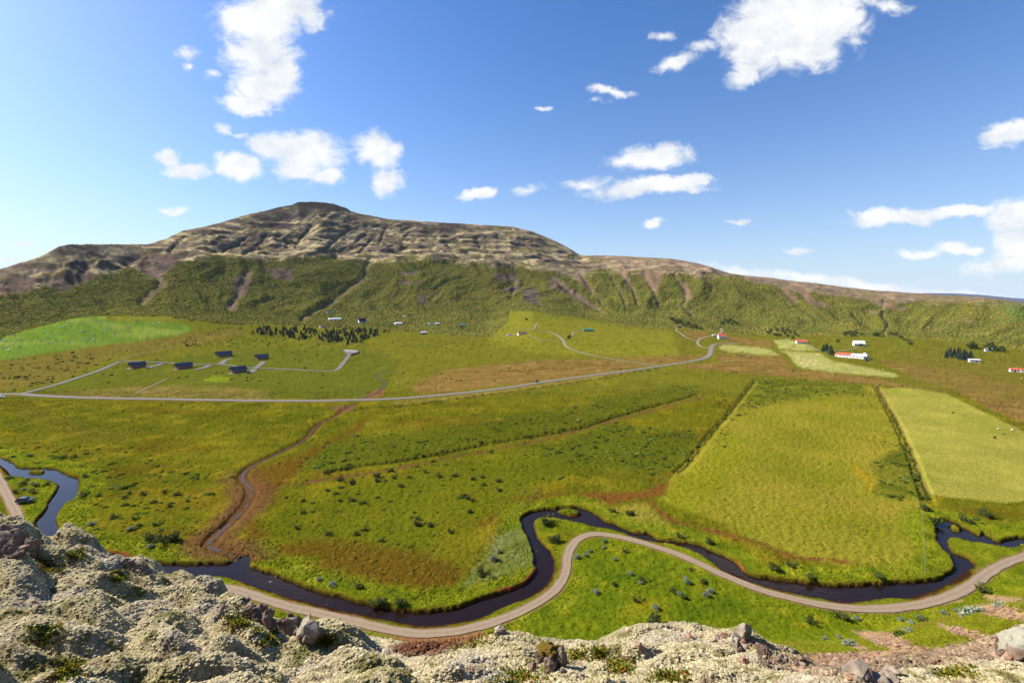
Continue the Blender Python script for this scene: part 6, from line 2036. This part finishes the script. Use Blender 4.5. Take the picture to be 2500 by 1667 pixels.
M_WOOL = mat_plain('white_wool', (0.62, 0.60, 0.54), var=0.12, scale=9, bump=0.4)
M_DWOOL = mat_plain('black_brown_wool', (0.03, 0.022, 0.018), var=0.3, scale=9, bump=0.4)
M_RWOOL = mat_plain('red_brown_wool', (0.26, 0.12, 0.06), var=0.3, scale=9, bump=0.4)
M_COAT = mat_plain('dark_brown_coat', (0.10, 0.05, 0.03), var=0.25, scale=4)
SHEEP = {k: quadruped('sheep', 1.15, 0.85, 0.27, m_) for k, m_ in (('w', M_WOOL), ('d', M_DWOOL), ('r', M_RWOOL))}
HORSE = quadruped('horse', 2.0, 1.45, 0.34, M_COAT)
for (px, py), kk, lab in (((2327, 1009), 'd', 'black sheep grazing alone in the middle of the bright field'), ((2428, 1070), 'd', 'black sheep grazing lowest in the bright field'), ((2449, 1061), 'r', 'brown sheep beside the black one in the bright field'),
                          ((2437, 1049), 'w', 'white sheep left of the two white ones in the bright field'), ((2472, 1051), 'w', 'white sheep nearest the right edge in the bright field'), ((2472, 1038), 'r', 'red-brown sheep farthest up at the right of the bright field'),
                          ((2203, 943), 'd', 'dark sheep by the upper corner of the bright field, alone'), ((2169, 946), 'd', 'dark sheep by the ditch end, left one of two'), ((2177, 946), 'd', 'dark sheep by the ditch end, right one of two')):
    p = land(px, py)[0]
    link('sheep', SHEEP[kk], None, None, None, lab, 'sheep', 'sheep on the right-hand field', (p[0], p[1], p[2]), random.uniform(-.6, .6) + random.choice([0, math.pi]), 1.15)
for (px, py), lab in (((1788, 909), 'dark brown horse grazing beyond the yellow meadow, left of two'), ((1797, 911), 'dark brown horse grazing beyond the yellow meadow, right of two')):
    p = land(px, py)[0]
    link('horse', HORSE, None, None, None, lab, 'horse', 'horses on the brown strip', (p[0], p[1], p[2]), random.uniform(-.3, .3), 1.1)


# ------------------------------------------------------------------ rocks on the ledge
def mat_rock(name, c1, c2, c3):
    m, N, L = new_mat(name)
    out = N.new('ShaderNodeOutputMaterial')
    bs = N.new('ShaderNodeBsdfPrincipled')
    geo = N.new('ShaderNodeNewGeometry')
    a = N.new('ShaderNodeTexNoise'); a.inputs['Scale'].default_value = 7; a.inputs['Detail'].default_value = 8; a.inputs['Roughness'].default_value = 0.7
    b = N.new('ShaderNodeTexNoise'); b.inputs['Scale'].default_value = 2.2; b.inputs['Detail'].default_value = 5
    L.new(geo.outputs['Position'], a.inputs['Vector']); L.new(geo.outputs['Position'], b.inputs['Vector'])
    r1 = N.new('ShaderNodeValToRGB')
    r1.color_ramp.elements[0].position = 0.35; r1.color_ramp.elements[0].color = (*c1, 1)
    r1.color_ramp.elements[1].position = 0.65; r1.color_ramp.elements[1].color = (*c2, 1)
    L.new(a.outputs['Fac'], r1.inputs['Fac'])
    mr = N.new('ShaderNodeMapRange'); mr.inputs['From Min'].default_value = 0.52; mr.inputs['From Max'].default_value = 0.66
    L.new(b.outputs['Fac'], mr.inputs['Value'])
    mx = N.new('ShaderNodeMix'); mx.data_type = 'RGBA'
    L.new(mr.outputs[0], mx.inputs['Factor']); L.new(r1.outputs[0], mx.inputs[6]); mx.inputs[7].default_value = (*c3, 1)
    L.new(mx.outputs[2], bs.inputs['Base Color'])
    bs.inputs['Roughness'].default_value = 0.9
    bp = N.new('ShaderNodeBump'); bp.inputs['Strength'].default_value = 0.8; bp.inputs['Distance'].default_value = 0.04
    L.new(a.outputs['Fac'], bp.inputs['Height']); L.new(bp.outputs[0], bs.inputs['Normal'])
    L.new(bs.outputs[0], out.inputs[0])
    return m


M_ROCK = mat_rock('brown_lava_rock', (0.07, 0.042, 0.028), (0.22, 0.14, 0.09), (0.27, 0.23, 0.17))
M_PALEROCK = mat_rock('lichen_covered_rock', (0.13, 0.10, 0.072), (0.28, 0.222, 0.16), (0.30, 0.27, 0.19))
M_MOSSROCK = mat_rock('mossed_rock', (0.17, 0.16, 0.12), (0.30, 0.28, 0.21), (0.26, 0.25, 0.19))
M_RUST = mat_rock('rusty_rock', (0.20, 0.10, 0.06), (0.36, 0.20, 0.12), (0.30, 0.25, 0.21))
M_ORMOSS = mat_plain('orange_moss', (0.26, 0.17, 0.015), var=0.45, scale=30, bump=0.9)


def rock_mesh(seed, mat, n=16, sharp=1.0, cuts=1):
    r = np.random.default_rng(seed)
    p = r.normal(0, 1, (n, 3)); p /= np.linalg.norm(p, axis=1)[:, None]
    p *= r.uniform(0.7, 1.05, (n, 1))
    bm = bmesh.new()
    for q_ in p:
        bm.verts.new(q_)
    bmesh.ops.convex_hull(bm, input=bm.verts)
    bmesh.ops.delete(bm, geom=[v for v in bm.verts if not v.link_faces], context='VERTS')
    bmesh.ops.triangulate(bm, faces=bm.faces)
    bmesh.ops.bevel(bm, geom=list(bm.edges), offset=0.07, segments=1, affect='EDGES', clamp_overlap=True)
    bmesh.ops.triangulate(bm, faces=bm.faces)
    bmesh.ops.subdivide_edges(bm, edges=list(bm.edges), cuts=cuts, use_grid_fill=True)
    for v in bm.verts:
        c_ = v.co * 2.3
        v.co += v.co.normalized() * float(fbm(np.array([c_.x + seed + c_.z]), np.array([c_.y + 0.7 * c_.z]), 4, seed)[0]) * 0.22 * sharp
    me = bpy.data.meshes.new('stone')
    bm.to_mesh(me); bm.free()
    me.materials.append(mat)
    return me


ROCKS = [rock_mesh(s, M_ROCK) for s in range(6)]
PROCKS = [rock_mesh(20 + s, M_PALEROCK) for s in range(4)]
RROCKS = [rock_mesh(30 + s, M_RUST) for s in range(3)]


def outcrop(label, pxs, kinds, big, small, n, name='rock_outcrop'):
    """pxs: outline on the ledge in photo pixels; a few big blocks and many broken stones"""
    a = np.array(pxs, float)
    c0 = on_ledge(*a.mean(0))
    t = thing(name, label, 'rock', tuple(c0))
    for k, (px, py) in enumerate(in_poly(pxs, n)):
        p = on_ledge(px, py)
        s = random.uniform(*big) if k < max(2, n // 8) else random.uniform(*small)
        o = link('stone', random.choice(kinds), None, t, loc=(p[0] - c0[0], p[1] - c0[1], p[2] - c0[2] + s * 0.15))
        o.rotation_euler = (random.uniform(0, 6), random.uniform(0, 6), random.uniform(0, 6))
        o.scale = (s * random.uniform(.8, 1.3), s * random.uniform(.7, 1.1), s * random.uniform(.6, .95))
    return t


def boulder(label, px, py, size, mesh, rot=(0, 0, 0), mat=None, sink=0.25):
    p = on_ledge(px, py)
    o = link('boulder', mesh, None, None, None, label, 'rock', None, (p[0], p[1], p[2] + size[2] * (1 - 2 * sink) * 0.6))
    o.scale = size
    o.rotation_euler = rot
    return o


outcrop('dark jagged lava outcrop at the upper left corner of the ledge', [(-10, 1290), (30, 1300), (75, 1335), (100, 1360), (60, 1365), (-10, 1360)], ROCKS, (0.2, 0.3), (0.06, 0.14), 90)
outcrop('broken brown lava outcrop standing over the gravel track', [(590, 1458), (640, 1456), (700, 1488), (770, 1533), (785, 1546), (740, 1553), (650, 1535), (600, 1505)], ROCKS, (0.17, 0.27), (0.05, 0.12), 130)
outcrop('small heap of brown stones at the ledge rim above the river', [(298, 1375), (330, 1377), (378, 1400), (372, 1409), (320, 1395)], ROCKS + PROCKS, (0.10, 0.16), (0.04, 0.09), 34)
outcrop('reddish stones strewn on the right part of the ledge', [(1850, 1575), (1900, 1600), (1980, 1628), (1970, 1645), (1880, 1635), (1850, 1615)], ROCKS + RROCKS, (0.09, 0.15), (0.03, 0.07), 60)
outcrop('pale broken rocks on the ledge rim right of the big bush', [(1730, 1562), (1760, 1552), (1830, 1555), (1848, 1585), (1800, 1590)], PROCKS + RROCKS + ROCKS[:2], (0.12, 0.20), (0.04, 0.09), 46)
outcrop('upright brown blocks beside the big pale boulder at the right edge', [(2415, 1612), (2430, 1585), (2475, 1580), (2490, 1605), (2450, 1618)], ROCKS + RROCKS, (0.16, 0.24), (0.06, 0.12), 26)
outcrop('flat rusty slabs at the bottom of the ledge on the right', [(2055, 1655), (2090, 1640), (2180, 1640), (2215, 1650), (2190, 1672), (2070, 1675)], RROCKS + PROCKS, (0.13, 0.2), (0.04, 0.09), 34)

mr_ = thing('mossy_boulder', 'split brown boulder with a cap of orange moss on the ledge', 'rock', tuple(on_ledge(1335, 1640)))
o0 = np.array(mr_.location)
MAINROCK = [rock_mesh(60 + q_, M_ROCK, 22, 1.2, 2) for q_ in range(3)]
for k, (px, py, s, dz) in enumerate(((1316, 1618, (0.13, 0.14, 0.19), 0.02), (1343, 1640, (0.16, 0.14, 0.2), 0.0), (1364, 1626, (0.15, 0.16, 0.24), 0.03), (1300, 1636, (0.09, 0.09, 0.11), 0.0), (1372, 1642, (0.06, 0.06, 0.07), 0))):
    p = on_ledge(px, py) - o0
    o = link('block', MAINROCK[k % 3], None, mr_, loc=(p[0], p[1], p[2] + s[2] * 0.4 + dz), scale=s)
    o.rotation_euler = (0.2 * k, 0.15, k * 1.1)
mcap = rock_mesh(77, M_ORMOSS, 60, 2.6, 2)
mcap.polygons.foreach_set('use_smooth', [True] * len(mcap.polygons))
p = on_ledge(1340, 1626) - o0
o = link('moss_cap', mcap, None, mr_, loc=(p[0], p[1] + 0.02, p[2] + 0.27), scale=(0.19, 0.17, 0.09))
BIGROCK = rock_mesh(41, M_MOSSROCK, 90, 1.0, 2)
BIGROCK.polygons.foreach_set('use_smooth', [True] * len(BIGROCK.polygons))
o = boulder('large pale lichen-grey boulder cut by the right edge of the view', 2510, 1590, (0.38, 0.36, 0.38), BIGROCK, (0.2, 0.1, 0.5), sink=0.5)
boulder('small pale rounded boulder on the ledge rim beside the track', 1218, 1548, (0.16, 0.15, 0.15), rock_mesh(42, M_PALEROCK, 24), (0, 0, 0.4))
boulder('sharp pale rock blade on the ledge rim', 1812, 1556, (0.2, 0.16, 0.3), PROCKS[1], (0.4, 0.3, 0.2))
for (px, py), lab in (((1683, 1557), 'single small reddish stone on the smooth pale hummock'), ((1560, 1584), 'small dark stone in the dip left of the smooth hummock'), ((1816, 1618), 'rusty half-buried stone low on the ledge')):
    boulder(lab, px, py, (0.09, 0.08, 0.08), random.choice(RROCKS), (random.uniform(0, 3), 0, random.uniform(0, 3)))

# ------------------------------------------------------------------ thin summer haze
def haze():
    top = float(gz.max()) + 60.0
    v = [(x_, y_, z_) for z_ in (-80.0, top) for y_ in (-400.0, 15000.0) for x_ in (-45000.0, 45000.0)]
    me = bpy.data.meshes.new('haze')
    me.from_pydata(v, [], [(0, 2, 3, 1), (4, 5, 7, 6), (0, 1, 5, 4), (2, 6, 7, 3), (0, 4, 6, 2), (1, 3, 7, 5)])
    m, N, L = new_mat('thin_air')
    out = N.new('ShaderNodeOutputMaterial')
    pv = N.new('ShaderNodeVolumePrincipled')
    pv.inputs['Color'].default_value = (0.86, 0.93, 1.0, 1)
    pv.inputs['Density'].default_value = 0.000014
    pv.inputs['Anisotropy'].default_value = 0.0
    L.new(pv.outputs[0], out.inputs['Volume'])
    me.materials.append(m)
    link('haze', me, None, kind='stuff')


haze()
